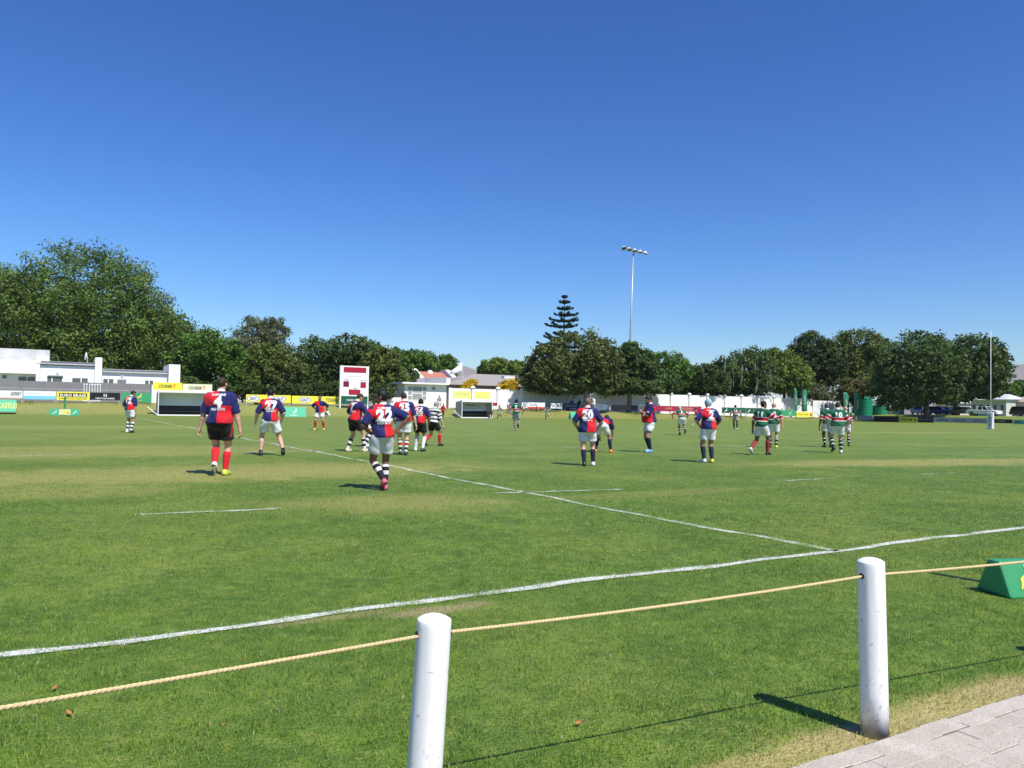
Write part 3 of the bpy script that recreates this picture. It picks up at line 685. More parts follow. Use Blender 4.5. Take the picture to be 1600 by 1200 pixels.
# ---- dugouts
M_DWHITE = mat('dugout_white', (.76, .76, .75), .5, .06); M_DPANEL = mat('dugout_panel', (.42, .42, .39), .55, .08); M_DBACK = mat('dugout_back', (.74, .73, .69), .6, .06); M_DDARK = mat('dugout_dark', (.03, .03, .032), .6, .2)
def dugout(px0, px1, yb0, yt0, n0, label, signs=None, inner=None):
    a0 = aof(px0, n0, yb0); a1 = aof(px1, n0, yb0); zb = tz(AN((a0 + a1) / 2, n0)); zt = PL(px0, yt0, n0).z - zb
    o = empty('dugout', AN(a0, n0, zb)); L = a1 - a0; D = 1.7
    X, Y = UA, UN
    def bx(c, s, nm, m_, par=o): return MB().box(X * c[0] + Y * c[1] + ZU * c[2], s, (X, Y, ZU)).build(nm, m_, par)
    MB().hexa([ZU * (zt - .22) - Y * .05, X * L + ZU * (zt - .22) - Y * .05, X * L + Y * D + ZU * (zt * .86 - .1), Y * D + ZU * (zt * .86 - .1),
               ZU * zt - Y * .05, X * L + ZU * zt - Y * .05, X * L + Y * D + ZU * zt * .90, Y * D + ZU * zt * .90]).build('roof', M_DWHITE, o)
    MB().hexa([Y * (D - .45) + ZU * zt * .40, X * L + Y * (D - .45) + ZU * zt * .40, X * L + Y * (D - .40) + ZU * zt * .40, Y * (D - .40) + ZU * zt * .40,
               Y * (D - .05) + ZU * (zt * .87 - .1), X * L + Y * (D - .05) + ZU * (zt * .87 - .1), X * L + Y * D + ZU * (zt * .87 - .1), Y * D + ZU * (zt * .87 - .1)]).build('back_panel', M_DBACK, o)
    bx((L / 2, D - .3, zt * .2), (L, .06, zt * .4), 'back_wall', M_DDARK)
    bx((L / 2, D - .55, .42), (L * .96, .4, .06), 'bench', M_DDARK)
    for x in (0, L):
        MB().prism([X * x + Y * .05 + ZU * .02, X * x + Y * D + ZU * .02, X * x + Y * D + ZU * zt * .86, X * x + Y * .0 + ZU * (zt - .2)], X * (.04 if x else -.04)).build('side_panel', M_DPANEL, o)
        bx((x, -.03, zt / 2 - .1), (.08, .08, zt - .2), 'front_post', M_DWHITE)
    bx((L / 2, -.03, .06), (L, .1, .12), 'front_rail', M_DWHITE)
    MB().tube([X * -.05 + ZU * .05, X * -1.0 + Y * .2 + ZU * .9], .05, 8).build('stay', M_DWHITE, o)
    if signs:
        for (x0, x1, z0, z1, m_, tx) in signs:
            p = bx((L * (x0 + x1) / 2, .1, zt + (z0 + z1) / 2), (L * (x1 - x0), .05, z1 - z0), 'sign_panel', m_)
            for (s_, cx, cz, w, h_, mm) in tx:
                flat_text(s_, X * (L * (x0 + (x1 - x0) * cx)) + Y * .065 + ZU * (zt + z0 + (z1 - z0) * cz), X, ZU, w * L * (x1 - x0), h_ * (z1 - z0), mm, p, bold=.03, shear=.2)
    if inner:
        yy = D - .62
        p = bx((L * .42, yy, zt * .70), (L * .62, .03, zt * .30), 'sign_panel', M_DPANEL)
        flat_text(inner, X * (L * .42) + Y * (yy - .03) + ZU * zt * .73, X, ZU, L * .34, zt * .1, M_BLACKP, p, bold=.05)
        for c_ in (.16, .68): MB().box(X * (L * c_) + Y * (yy - .025) + ZU * zt * .72, (.5, .02, .5), (X, Y, ZU)).build('badge', M_BGREY, p)
    tag(o, label, 'dugout'); return o
CT = lambda bg_: [('COURIER', .42, .5, .44, .42, M_BLACKP), ('IT', .72, .5, .10, .50, M_PRED)]
dugout(247, 334, 643, 609.5, 80.5, 'large white-framed team dugout with yellow courier boards on its roof',
       signs=[(-.10, .415, .03, .80, M_BYEL, CT(0)), (.425, .96, -.12, .72, M_BCREAM, CT(0))])
dugout(721.5, 768.5, 648.5, 625, 80.5, 'small dark dugout with FALSE BAY sign and a tall pole at its corner', inner='FALSE BAY')

# ---- scoreboard
n_ = 85.0; a0 = aof(531.5, n_, 600); a1 = aof(574.5, n_, 600); zt = PL(553, 572, n_).z; zb = PL(553, 628, n_).z; o = empty('scoreboard', AN(a0, n_, tz(AN(a0, n_))))
z0_ = o.location.z; L = a1 - a0; Hh = zt - zb; M_SB = mat('scoreboard_white', (.80, .79, .79), .45, .03); M_LED = mat('led_red', (.36, .012, .035), .5, .35, 40); M_LEDB = mat('led_dark', (.16, .01, .04), .5, .4, 40)
MB().box(UA * (L / 2) + ZU * (zb - z0_ + Hh / 2), (L, .3, Hh), (UA, UN, ZU)).build('panel', M_SB, o)
for x in (.0, L): MB().box(UA * x + ZU * ((zt - z0_) / 2 - .2) + UN * .02, (.14, .36, zt - z0_ + .4), (UA, UN, ZU)).build('post', M_SB, o)
def sbx(x0, x1, f0, f1, nm, m_):
    return MB().box(UA * (L * (x0 + x1) / 2) + ZU * (zb - z0_ + Hh * (f0 + f1) / 2) - UN * .165, (L * (x1 - x0), .04, Hh * (f1 - f0)), (UA, UN, ZU)).build(nm, m_, o)
sbx(.10, .92, .82, .965, 'display', M_LED); sbx(.10, .30, .42, .57, 'display', M_LEDB); sbx(.72, .92, .40, .56, 'display', M_LED); sbx(.30, .72, .20, .345, 'display', M_LED); sbx(.03, .99, -.06, .16, 'dark_field', M_BDGRN)
for (s_, x, f, w, h_, m_) in [('HOME', .20, .605, .17, .032, M_BLACKP), ('VISITORS', .82, .595, .24, .032, M_BLACKP), ('TIME', .52, .375, .14, .032, M_BLACKP), ('FALSE BAY RFC', .5, .715, .55, .035, M_BGREY), ('RUGBY CLUB', .48, .05, .5, .045, M_WHITE)]:
    flat_text(s_, UA * (L * x) + ZU * (zb - z0_ + Hh * f) - UN * (.190 if f < .1 else .155), UA, ZU, w * L, h_ * Hh, m_, o, bold=.02)
tag(o, 'tall white electronic scoreboard with red displays before the dark trees', 'scoreboard')

# ---- white boundary wall with domed pillars
M_WALL = mat('wall_white', (.77, .76, .74), .75, .09, .7, .2, .15, 12)
WN = 91.0; WZ = 3.95
wl = empty('boundary_wall', AN(39.2, WN, 1.0)); W0 = wl.location.copy()
def wpart(nm, mb, par=wl):
    mb.v = [v - W0 for v in mb.v]; return mb.build(nm, M_WALL, par)
ap = [39.2] + [42.8 + 4.08 * k for k in range(20)]
for k in range(len(ap) - 1):
    zf = terrain(ap[k], WN) - .3
    wpart('wall_panel', abox(MB(), ap[k] + .2, ap[k + 1] - .2, WN, WN + .15, zf, WZ))
    if k > 0 or True:
        pl = wpart('pillar', abox(MB(), ap[k] - .2, ap[k] + .2, WN - .22, WN + .25, zf, WZ + .05))
        if k > 0:
            c = AN(ap[k], WN + .02, WZ + .05) - W0
            MB().lathe(c, [(.36, 0), (.38, .06), (.34, .16), (.24, .26), (.10, .32), (.02, .34)], 14).build('cap', M_WALL, pl, True)
tag(wl, 'long white boundary wall with domed pillars behind the far side', 'wall')
# painted yellow sign on it
a0 = aof(708, WN, 617); a1 = aof(766, WN, 617); zt = PL(737, 611.5, WN).z; zb = PL(737, 622.5, WN).z
o = empty('painted_sign', AN(a0, WN - .012, zb)); L = a1 - a0; Hh = zt - zb
MB().box(UA * (L / 2) + ZU * (Hh / 2) + UN * .0, (L, .02, Hh), (UA, UN, ZU)).build('panel', mat('sign_lemon', (.80, .78, .20), .6, .05), o)
flat_text('OLD FRIENDS', UA * (L * .25) + ZU * (Hh * .55) - UN * .014, UA, ZU, L * .42, Hh * .35, M_PGREY, o, bold=0)
flat_text('COUNTRY CLUB', UA * (L * .74) + ZU * (Hh * .55) - UN * .014, UA, ZU, L * .40, Hh * .30, mat('print_lemon', (.72, .66, .10), .6), o, bold=0)
tag(o, 'lemon yellow painted sign reading OLD FRIENDS on the white wall', 'sign')
# low wall left of the house
a0 = aof(576, WN, 625); a1 = aof(631, WN, 625); zt = PL(600, 620.5, WN).z
o = abox(MB(), a0, a1, WN, WN + .2, .6, zt).build('low_wall', M_WALL); tag(o, 'low white garden wall between the scoreboard and the white house', 'wall')

# ---- white house with the big window
M_GLASS = mat('window_glass', (.10, .11, .11), .12, .25, 2, .6); M_CURT = mat('curtain_grey', (.30, .31, .29), .6, .5, 14)
M_ROOFG = mat('roof_grey', (.30, .28, .27), .8, .15, 4, .2, .4, 8); M_ROOFP = mat('roof_slate', (.26, .26, .31), .8, .12); M_TILE = mat('roof_red_tile', (.42, .17, .12), .8, .25, 5, .2, .5, 14); M_BRWN = mat('roof_brown', (.36, .26, .20), .85, .15)
hs_ = empty('white_house', AN(aof(632, WN, 620), WN, 1.0)); HB = hs_.location.copy()
def hp(nm, mb, m_, par=None):
    mb.v = [v - HB for v in mb.v]; return mb.build(nm, m_, par or hs_)
ha0, ha1 = aof(632, WN, 615), aof(697.5, WN, 615); hz1 = PL(660, 600.5, WN).z
hp('wall', abox(MB(), ha0, ha1, WN, WN + 7, .6, hz1), M_WALL)
hp('roof', abox(MB(), ha0 - .6, ha1 + .1, WN - .7, WN + 7.4, hz1 + .005, hz1 + .22), M_DWHITE)
hp('parapet', abox(MB(), ha1 - .15, ha1 + .45, WN - .25, WN + 7, hz1 + .225, hz1 + 1.0), M_WALL)
def window(x0, x1, y0, y1, cols, rows, plane, fn, m_glass, dep=.06):
    a0, a1 = aof(x0, plane, (y0 + y1) / 2), aof(x1, plane, (y0 + y1) / 2); z1, z0 = PL(x0, y0, plane).z, PL(x0, y1, plane).z
    fr = fn('window', abox(MB(), a0, a1, plane - .03, plane + .02, z0, z1), M_DWHITE)
    cw = [c / sum(cols) for c in cols]; xs = a0
    for ci, c in enumerate(cw):
        r = rows[ci]; w = (a1 - a0) * c; hh = (z1 - z0) / r
        for k in range(r):
            fn('pane', abox(MB(), xs + .06, xs + w - .06, plane - .045, plane - .032, z0 + hh * k + .07, z0 + hh * (k + 1) - .07), m_glass, fr)
        xs += w
window(637, 666.5, 603, 624.5, (1, 2.3, 1), (3, 2, 3), WN, hp, M_CURT)
window(674, 680.5, 603.5, 610, (1,), (1,), WN, hp, M_CURT)
tag(hs_, 'white flat-roofed house with a large many-paned window above the bank', 'house')
# grey roofs behind the wall
def hiproof(name, px0, px1, ye, r0, r1, yr, n0, n1, mroof, label, mfas=None, walls=True):
    a0 = aof(px0, n0, ye); a1 = aof(px1, n0, ye); ze = PL((px0 + px1) / 2, ye, n0).z; nm_ = (n0 + n1) / 2
    b0 = aof(r0, nm_, yr); b1 = aof(r1, nm_, yr); zr = PL((r0 + r1) / 2, yr, nm_).z
    o = empty(name, AN(a0, n0, 1.0)); B = o.location.copy()
    P_ = [AN(a0, n0, ze), AN(a1, n0, ze), AN(a1, n1, ze), AN(a0, n1, ze), AN(b0, nm_, zr), AN(b1, nm_, zr)]
    mesh_obj('roof', [p - B for p in P_], [(0, 1, 5, 4), (1, 2, 5), (2, 3, 4, 5), (3, 0, 4), (3, 2, 1, 0)], mroof, o)
    mw = abox(MB(), a0 + .5, a1 - .5, n0 + .5, n1 - .5, .8, ze - .01); mw.v = [v - B for v in mw.v]; mw.build('wall', mfas or M_WALL, o)
    tag(o, label, 'house'); return o
hiproof('grey_roofed_house', 700, 850, 603, 742, 835, 586, 96, 116, M_ROOFG, 'wide low house with a weathered grey roof behind the yellow bushes', M_BRWN)
hiproof('slate_roofed_house', 640, 699, 598.5, 672, 700, 590, 99, 112, M_ROOFP, 'small slate roof rising just behind the white house', M_BRWN)
# red tiled gabled house
n0 = 122; a0, a1 = aof(662, n0, 590), aof(705, n0, 590); zr = PL(684, 581.5, n0 + 4).z; ze = PL(684, 592.5, n0).z
o = empty('tiled_house', AN(a0, n0, 1.0)); B = o.location.copy()
P_ = [AN(a0, n0, ze), AN(a1, n0, ze), AN(a1, n0 + 8, ze), AN(a0, n0 + 8, ze), AN(a0, n0 + 4, zr), AN(a1, n0 + 4, zr)]
mesh_obj('roof', [p - B for p in P_], [(0, 1, 5, 4), (2, 3, 4, 5), (1, 2, 5), (3, 0, 4), (3, 2, 1, 0)], M_TILE, o)
for (aa, s_) in ((a0 - .2, -1), (a1 + .2, 1)):
    pr = [AN(aa, n0 - .4, ze - 2), AN(aa, n0 + 8.4, ze - 2), AN(aa, n0 + 8.4, ze + .3), AN(aa, n0 + 5, zr + .45), AN(aa, n0 + 3, zr + .45), AN(aa, n0 - .4, ze + .3)]
    MB().prism([p - B for p in pr], UA * (.9 * s_)).build('gable', M_WALL, o)
c = AN((a0 + a1) / 2, n0 + 3.4, zr - .2) - B
MB().lathe(c, [(.55, -.6), (.55, .15), (.4, .35), (.2, .45), (.05, .5)], 10).build('chimney', M_WALL, o, True)
w_ = abox(MB(), a0, a1, n0 + .4, n0 + 7.6, .9, ze - .02); w_.v = [v - B for v in w_.v]; w_.build('wall', M_WALL, o)
tag(o, 'far house with red tiled roof and white gables', 'house')
o = abox(MB(), aof(646.5, 104, 592), aof(657, 104, 592), 104, 107, 1, PL(650, 588.5, 104).z).build('block_chimney', mat('raw_block', (.36, .34, .31), .9, .15, 8)); tag(o, 'bare grey block chimney left of the red tiled roof', 'chimney')
o = abox(MB(), aof(788, 97, 590), aof(808.5, 97, 590), 97, 98, PL(798, 591.6, 97).z, PL(798, 588, 97).z).build('solar_heater', M_DWHITE)
tag(o, 'white tank box lying on the grey roof', 'water heater')
# ---- flagpole and flag
fp = G(722.5, 649.5); dep = fp.y; top = DP(723, 563.5, dep)
o = empty('flagpole', fp); MB().tube([(0, 0, 0), top - fp], [.045, .03], 8).build('pole', M_DWHITE, o)
tag(o, 'thin white flagpole rising from the corner of the small dugout', 'pole')
q = lambda x, y: DP(x, y, dep)
fv = []; ff = []
edgeT = [(722, 566), (716, 571), (710, 576), (704, 580), (703, 583)]; edgeB = [(722, 581), (716, 583.5), (711, 584), (707, 584.5), (703.5, 585)]
for k in range(5):
    off = Vector((0, .35 * math.sin(k * 1.6), 0))
    for r_ in range(4): fv.append(q(*edgeT[k]).lerp(q(*edgeB[k]), r_ / 3) + off * (1 - r_ * .2) - fp)
for k in range(4):
    for r_ in range(3): ff.append((k * 4 + r_, k * 4 + r_ + 1, k * 4 + 5 + r_, k * 4 + 4 + r_))
fl = mesh_obj('flag', [v + fp for v in fv], ff, M_DWHITE, None, True); sm = fl.modifiers.new('t', 'SOLIDIFY'); sm.thickness = .02
tag(fl, 'white flag with grey shaded folds blowing left from the pole', 'flag')

# ---- precast grey wall and clubhouse on the left
M_GREYW = mat('precast_grey', (.21, .205, .215), .85, .12, 2.5, .2, .3, 10)
GN = 90.0
gw_ = empty('grey_wall', AN(-30, GN, 1.0)); GB = gw_.location.copy()
gt = PL(100, 596.6, GN).z
k = 0; a = -19.0
while a < 5.6:
    if not (1.0 < a < 2.6):
        for r_ in range(3):
            h_ = (gt - 1.0) / 3
            mb = abox(MB(), a + .06, a + 2.0, GN + random.uniform(0, .02), GN + .06, 1.0 + r_ * h_ + .012, 1.0 + (r_ + 1) * h_ - .004); mb.v = [v - GB for v in mb.v]; mb.build('slab', M_GREYW, gw_)
    mb = abox(MB(), a - .06, a + .06, GN - .05, GN + .12, .9, gt + .03); mb.v = [v - GB for v in mb.v]; mb.build('post', M_GREYW, gw_)
    a += 2.06
tag(gw_, 'grey precast slab wall in front of the white clubhouse', 'wall')
# small white gate
ga = aof(144, GN, 604); gtop = PL(140, 598, GN).z; o = empty('gate', AN(ga - .85, GN - .02, 1.2)); B = o.location.copy()
for k in range(7):
    mb = abox(MB(), ga - .8 + k * .26, ga - .74 + k * .26, GN - .03, GN, 1.3, gtop - .1); mb.v = [v - B for v in mb.v]; mb.build('bar', M_DWHITE, o)
for z_ in (1.35, gtop - .2):
    mb = abox(MB(), ga - .85, ga + .85, GN, GN + .04, z_, z_ + .07); mb.v = [v - B for v in mb.v]; mb.build('rail', M_DWHITE, o)
tag(o, 'white barred gate in the grey precast wall', 'gate')
CN = 97.0
cb = empty('clubhouse', AN(-10, CN, 1.0)); CB = cb.location.copy()
def cp(nm, mb, m_, par=None):
    mb.v = [v - CB for v in mb.v]; return mb.build(nm, m_, par or cb)
def cbx(px0, px1, y0, y1, n0, n1, nm, m_, par=None, zlow=None, zr=None):
    a0, a1 = aof(px0, n0, y0), aof(px1, n0, y0); z1 = PL((px0 + px1) / 2, y0, n0).z; z0 = zlow if zlow is not None else PL((px0 + px1) / 2, y1, n0).z
    return cp(nm, abox(MB(), a0, a1, n0, n1, z0, z1), m_, par)
M_CWALL = mat('clubhouse_white', (.82, .82, .83), .7, .03, 1.5); M_CSHADE = mat('clubhouse_fascia', (.46, .46, .50), .6, .06); M_MET = mat('roof_metal', (.42, .43, .44), .45, .2, 12, .5)
cbx(-90, 78, 543.5, 0, CN + 5, CN + 10, 'upper_wall', mat('tree_shade_parapet', (.46, .46, .45), .85, .35, .9), zlow=1)  # dappled tree shade is mottled into the grey of this weathered concrete
cbx(-90, 12, 574, 0, CN + .9, CN + 4, 'wall', M_CWALL, zlow=1)
cbx(12, 57, 581.5, 0, CN + .9, CN + 4, 'wall', M_CWALL, zlow=1)
cbx(-90, 57, 560.5, 582, CN, CN + 5, 'wall', M_CWALL)
cbx(57.2, 63, 558, 0, CN, CN + 5, 'wall', M_CWALL, zlow=1)
cbx(57.2, 77, 556, 568, CN - .05, CN + 5, 'parapet', M_CWALL)
cbx(63, 149, 571.5, 0, CN - .1, CN + 5, 'wall', M_CWALL, zlow=1)
cbx(149.2, 160, 558.5, 0, CN - .4, CN + 5, 'fin_wall', M_CWALL, zlow=1)
cbx(160, 264, 582.5, 0, CN - .1, CN + 5, 'wall', M_CWALL, zlow=1)
cbx(264.2, 282, 569.5, 0, CN - 1.0, CN + 5, 'fin_wall', M_CWALL, zlow=1)
def lean_roof(px0, px1, y0, nm):
    a0, a1 = aof(px0, CN - .4, y0), aof(px1, CN - .4, y0); z = PL((px0 + px1) / 2, y0, CN - .4).z
    rf = cp(nm, MB().hexa([AN(a0, CN - .4, z - .30), AN(a1, CN - .4, z - .30), AN(a1, CN + 5, z - .25), AN(a0, CN + 5, z - .25), AN(a0, CN - .4, z), AN(a1, CN - .4, z), AN(a1, CN + 5, z + .25), AN(a0, CN + 5, z + .25)]), M_CSHADE)
    n_ = int((a1 - a0) / .30)
    for k in range(n_):
        aa = a0 + .05 + k * .30
        cp('roof_sheet', MB().hexa([AN(aa, CN - .5, z + .005), AN(aa + .29, CN - .5, z + .005), AN(aa + .29, CN + 5, z + .255), AN(aa, CN + 5, z + .255), AN(aa + .05, CN - .5, z + .04), AN(aa + .24, CN - .5, z + .04), AN(aa + .24, CN + 5, z + .29), AN(aa + .05, CN + 5, z + .29)]), M_MET, rf)
lean_roof(63.5, 149, 566, 'roof'); lean_roof(160.5, 264, 579, 'roof')
for (x0, x1, y0, y1, c_) in [(28, 56, 587.5, 596, (1, 1)), (73, 98, 587.5, 597, (1, 2)), (112, 138, 589.5, 599, (1.3, 1)), (159.5 + 1, 178, 591, 599, (1, 1)), (226, 240, 593.5, 601, (1, 1)), (3, 11, 585, 592, (1,))]:
    pln = CN + .9 if x1 < 57 else CN - .1
    window(x0, x1, y0, y1, c_, (1,) * len(c_), pln, cp, M_GLASS)
for (x, y) in ((90, 583), (191, 587.5)): cbx(x - 2, x + 2, y - 1.5, y + 2, CN - .2, CN - .1, 'vent', M_CSHADE)
cbx(184, 198, 592, 594, CN - .4, CN - .1, 'hood', M_CSHADE); cbx(74, 99, 586, 587.3, CN - .35, CN - .1, 'hood', M_CSHADE)
tag(cb, 'long low white clubhouse with lean-to metal roofs below the big tree', 'building')
# satellite dish on the roof
dp = PL(136, 569, CN + 1.5); o = empty('satellite_dish', dp)
MB().tube([(0, 0, 0), (0, 0, 1.0)], .05, 8).build('mast', M_ALU, o)
d_ = MB().lathe((0, 0, 0), [(.05, 0), (.3, .05), (.55, .16), (.7, .3), (.66, .30), (.5, .18), (.28, .09), (.04, .05)], 18).build('dish', M_DWHITE, o, True)
d_.location = (0, 0, .9); d_.scale = (.75, .75, .75); d_.rotation_euler = (R(80), 0, R(-62))
tag(o, 'white satellite dish on the clubhouse roof', 'dish')
# ================================================================== trees
def leaf_mat(name, col, tr=.28, var=.6, alt=None):
    if name in MATS: return MATS[name]
    mt = bpy.data.materials.new(name); mt.use_nodes = True; nt = mt.node_tree; b = nt.nodes['Principled BSDF']
    at = N(nt, 'ShaderNodeAttribute', attribute_name='tint'); f = at.outputs['Fac']
    c = MIXC(nt, f, tuple(x * (1 - var) for x in col), tuple(min(1, x * (1 + var)) for x in (alt or col)))
    geo = N(nt, 'ShaderNodeNewGeometry')
    nz = NOISE(nt, geo.outputs['Position'], .45, 3)
    c = MIXC(nt, MATH(nt, 'MULTIPLY', RAMP(nt, nz, .42, .7), .35), c, tuple(x * .55 for x in col))
    nt.links.new(c, b.inputs['Base Color']); b.inputs['Roughness'].default_value = .6; b.inputs['Specular IOR Level'].default_value = .18
    t = N(nt, 'ShaderNodeBsdfTranslucent'); nt.links.new(c, t.inputs['Color'])
    ms = N(nt, 'ShaderNodeMixShader'); ms.inputs[0].default_value = tr
    nt.links.new(b.outputs[0], ms.inputs[1]); nt.links.new(t.outputs[0], ms.inputs[2]); nt.links.new(ms.outputs[0], nt.nodes['Material Output'].inputs['Surface'])
    MATS[name] = mt; return mt
LEAF = {'plane': leaf_mat('leaf_plane', (.125, .192, .042)), 'olive': leaf_mat('leaf_olive', (.130, .170, .040)), 'dark': leaf_mat('leaf_dark', (.060, .095, .028)),
        'green': leaf_mat('leaf_green', (.100, .185, .030)), 'grey': leaf_mat('leaf_grey', (.160, .185, .095)), 'yellow': leaf_mat('leaf_yellow', (.72, .47, .02)),
        'fig': leaf_mat('leaf_fig', (.112, .140, .042)), 'deep': leaf_mat('leaf_deep', (.085, .135, .038)), 'lime': leaf_mat('leaf_lime', (.150, .220, .042)), 'pine': leaf_mat('leaf_pine', (.040, .072, .042)), 'rust': leaf_mat('leaf_rust', (.130, .130, .045))}
M_BARK = mat('bark', (.10, .075, .055), .9, .35, 4, .1, .8, 12); M_BARKG = mat('bark_grey', (.26, .24, .21), .9, .3, 4, .1, .6, 12)
def leaves(centres, rads, per, size, rng, up=.35):
    """leaf quads round clump centres"""
    n = len(centres) * per
    C = np.repeat(centres, per, 0); Rr = np.repeat(rads, per)[:, None]
    d = rng.normal(size=(n, 3)); d /= np.linalg.norm(d, axis=1)[:, None]
    P_ = C + d * Rr * (rng.uniform(0, 1, n) ** .45)[:, None] * np.array([1, 1, .8])
    nr = d * .7 + rng.normal(size=(n, 3)) * .6; nr[:, 2] += up; nr /= np.linalg.norm(nr, axis=1)[:, None]
    t = rng.normal(size=(n, 3)); t -= nr * (t * nr).sum(1)[:, None]; t /= np.linalg.norm(t, axis=1)[:, None]
    b = np.cross(nr, t); s = (size * rng.uniform(.6, 1.35, n))[:, None]
    Q = np.stack([P_ - t * s * .5, P_ + b * s * .30 + nr * s * .06, P_ + t * s * .5, P_ - b * s * .30 + nr * s * .06], 1)
    return Q.reshape(-1, 3), n
def tree(name, lobes, dep, kind, label, trunk=None, leaf=.42, dens=1.0, group='trees behind the far side', base_z=None, bark=None, seed=0, per=26, limbs=True, trunk_r=.3, flat=1.0):
    """lobes: (px, py, rx, ry[, depth offset]) ellipsoids measured in the photo at distance dep"""
    rng = np.random.default_rng(1000 + seed + int(lobes[0][0]))
    L3 = []
    for lb in lobes:
        d_ = dep + (lb[4] if len(lb) > 4 else rng.uniform(-1.5, 1.5)); c = DP(lb[0], lb[1], d_)
        L3.append((np.array(c), np.array([lb[2] * d_ / F_PX, .5 * (lb[2] + lb[3]) * d_ / F_PX * flat, lb[3] * d_ / F_PX])))
    tx = trunk if trunk is not None else lobes[0][0]
    tb = DP(tx, 640, dep); tb.z = tz(tb) if base_z is None else base_z
    o = empty(name, tb); B = np.array(tb)
    cs = []; rs = []
    for c, r in L3:
        area = 4 * math.pi * ((r[0] * r[1]) ** 1.6 / 3 + (r[0] * r[2]) ** 1.6 / 3 + (r[1] * r[2]) ** 1.6 / 3) ** (1 / 1.6)
        cr = max(.55, min(1.7, r.mean() * .27)); n_ = max(10, int(area / (cr * cr) * .70 * dens)); per_ = 1
        d = rng.normal(size=(n_, 3)); d /= np.linalg.norm(d, axis=1)[:, None]
        rad = rng.uniform(.72, .97, n_) ** .8 * (1 + .14 * np.sin(d[:, 0] * 5 + seed) * np.sin(d[:, 2] * 6 + 1) + .08 * np.sin(d[:, 1] * 11))
        P_ = c + d * r * rad[:, None]
        keep = P_[:, 2] > B[2] + .5
        cs.append(P_[keep]); rs.append(cr * rng.uniform(.6, 1.25, keep.sum()))
        n2 = max(4, n_ // 4)                                   # inner clumps
        d = rng.normal(size=(n2, 3)); d /= np.linalg.norm(d, axis=1)[:, None]
        P2_ = c + d * r * rng.uniform(.2, .7, n2)[:, None]; k2 = P2_[:, 2] > B[2] + .5
        cs.append(P2_[k2]); rs.append(np.full(k2.sum(), cr * 1.2))
    cs = np.concatenate(cs); rs = np.concatenate(rs)
    leaf *= .90; per = int(per * 1.3)
    V_, n_ = leaves(cs, rs, per, leaf, rng)
    co = np_mesh('crown', V_ - B, np.arange(n_ * 4).reshape(-1, 4), LEAF[kind], o)
    ctint = np.clip(rng.normal(.5, .34, len(cs)), 0, 1); lt = np.clip(np.repeat(ctint, per) * .7 + rng.uniform(0, .3, n_), 0, 1)
    at = co.data.attributes.new('tint', 'FLOAT', 'POINT'); at.data.foreach_set('value', np.repeat(lt, 4).astype(np.float32))
    mb = MB(); low = min(c[2] - r[2] for c, r in L3); main = L3[0][0]
    fork = np.array([tb.x, tb.y, max(tb.z + .8, low + .15 * (main[2] - low))])
    mb.tube([(0, 0, -.3), Vector((fork - B) * .5) + Vector((.08, 0, 0)), Vector(fork - B)], [trunk_r * 1.25, trunk_r, trunk_r * .85], 9)
    for c, r in (L3 if limbs else L3[:1]):
        m_ = (fork + c) / 2 + np.array([0, 0, .15 * r[2]])
        mb.tube([Vector(fork - B), Vector(m_ - B), Vector(c - B), Vector(c - B) + Vector((.1, 0, r[2] * .6))], [trunk_r * .6, trunk_r * .42, trunk_r * .25, .04], 6)
    mb.build('trunk', bark or M_BARK, o, True)
    tag(o, label, 'tree', group); return o
GL = 'trees behind the clubhouse and left boundary'; GR = 'trees shading the end fence'; GM = 'trees behind the white wall'
tree('plane_tree', [(135, 470, 95, 88), (60, 490, 70, 75), (205, 495, 62, 72), (20, 500, 45, 70), (255, 535, 48, 55), (120, 545, 90, 55), (-40, 480, 60, 80), (290, 555, 35, 45), (190, 560, 60, 40), (20, 565, 60, 35)], 118, 'plane',
     'huge spreading green tree towering over the white clubhouse', trunk=130, leaf=.46, group=GL, trunk_r=.7, seed=1, per=46, dens=1.25)
tree('round_tree', [(325, 545, 42, 32), (350, 575, 55, 35), (300, 580, 30, 35), (385, 590, 40, 28)], 104, 'green', 'rounded mid green tree behind number 4', trunk=340, group=GL, seed=2, leaf=.5)
tree('grey_tree', [(395, 528, 34, 32), (425, 520, 24, 24), (380, 555, 35, 30), (430, 555, 30, 35)], 124, 'grey', 'thin greyish tree rising behind the yellow boards', trunk=400, group=GL, seed=3, leaf=.4, dens=.8)
tree('olive_tree', [(440, 580, 38, 36), (405, 595, 30, 24), (420, 560, 30, 26)], 103, 'olive', 'olive green bushy tree above number 27', trunk=430, group=GL, seed=4, leaf=.45)
tree('dark_tree', [(500, 560, 42, 36), (545, 555, 40, 34), (480, 585, 30, 30), (575, 565, 32, 36), (530, 590, 60, 28)], 112, 'deep', 'wide dark tree just left of the scoreboard', trunk=505, group=GL, seed=5, leaf=.5)
tree('tall_shrub', [(590, 585, 34, 38), (615, 600, 24, 28), (570, 600, 30, 25), (600, 565, 26, 22)], 106, 'olive', 'olive bush right of the scoreboard', trunk=592, group=GL, seed=6, leaf=.45)
tree('back_tree', [(645, 568, 30, 20), (615, 566, 26, 20), (672, 574, 24, 20), (700, 570, 14, 15), (690, 580, 24, 14)], 150, 'green', 'pale green tree low behind the red tiled roof', trunk=650, group=GL, seed=7, leaf=.55)
tree('dark_bush', [(640, 590, 14, 14), (630, 597, 10, 10)], 112, 'dark', 'dark purple-black bush left of the chimney block', trunk=640, group=GL, seed=8, leaf=.4, limbs=False, trunk_r=.15)
tree('distant_tree', [(775, 575, 24, 14), (805, 577, 22, 13), (760, 580, 14, 12), (826, 580, 14, 12)], 170, 'lime', 'far light green tree above the grey roof', trunk=780, group=GM, seed=9, leaf=.6)
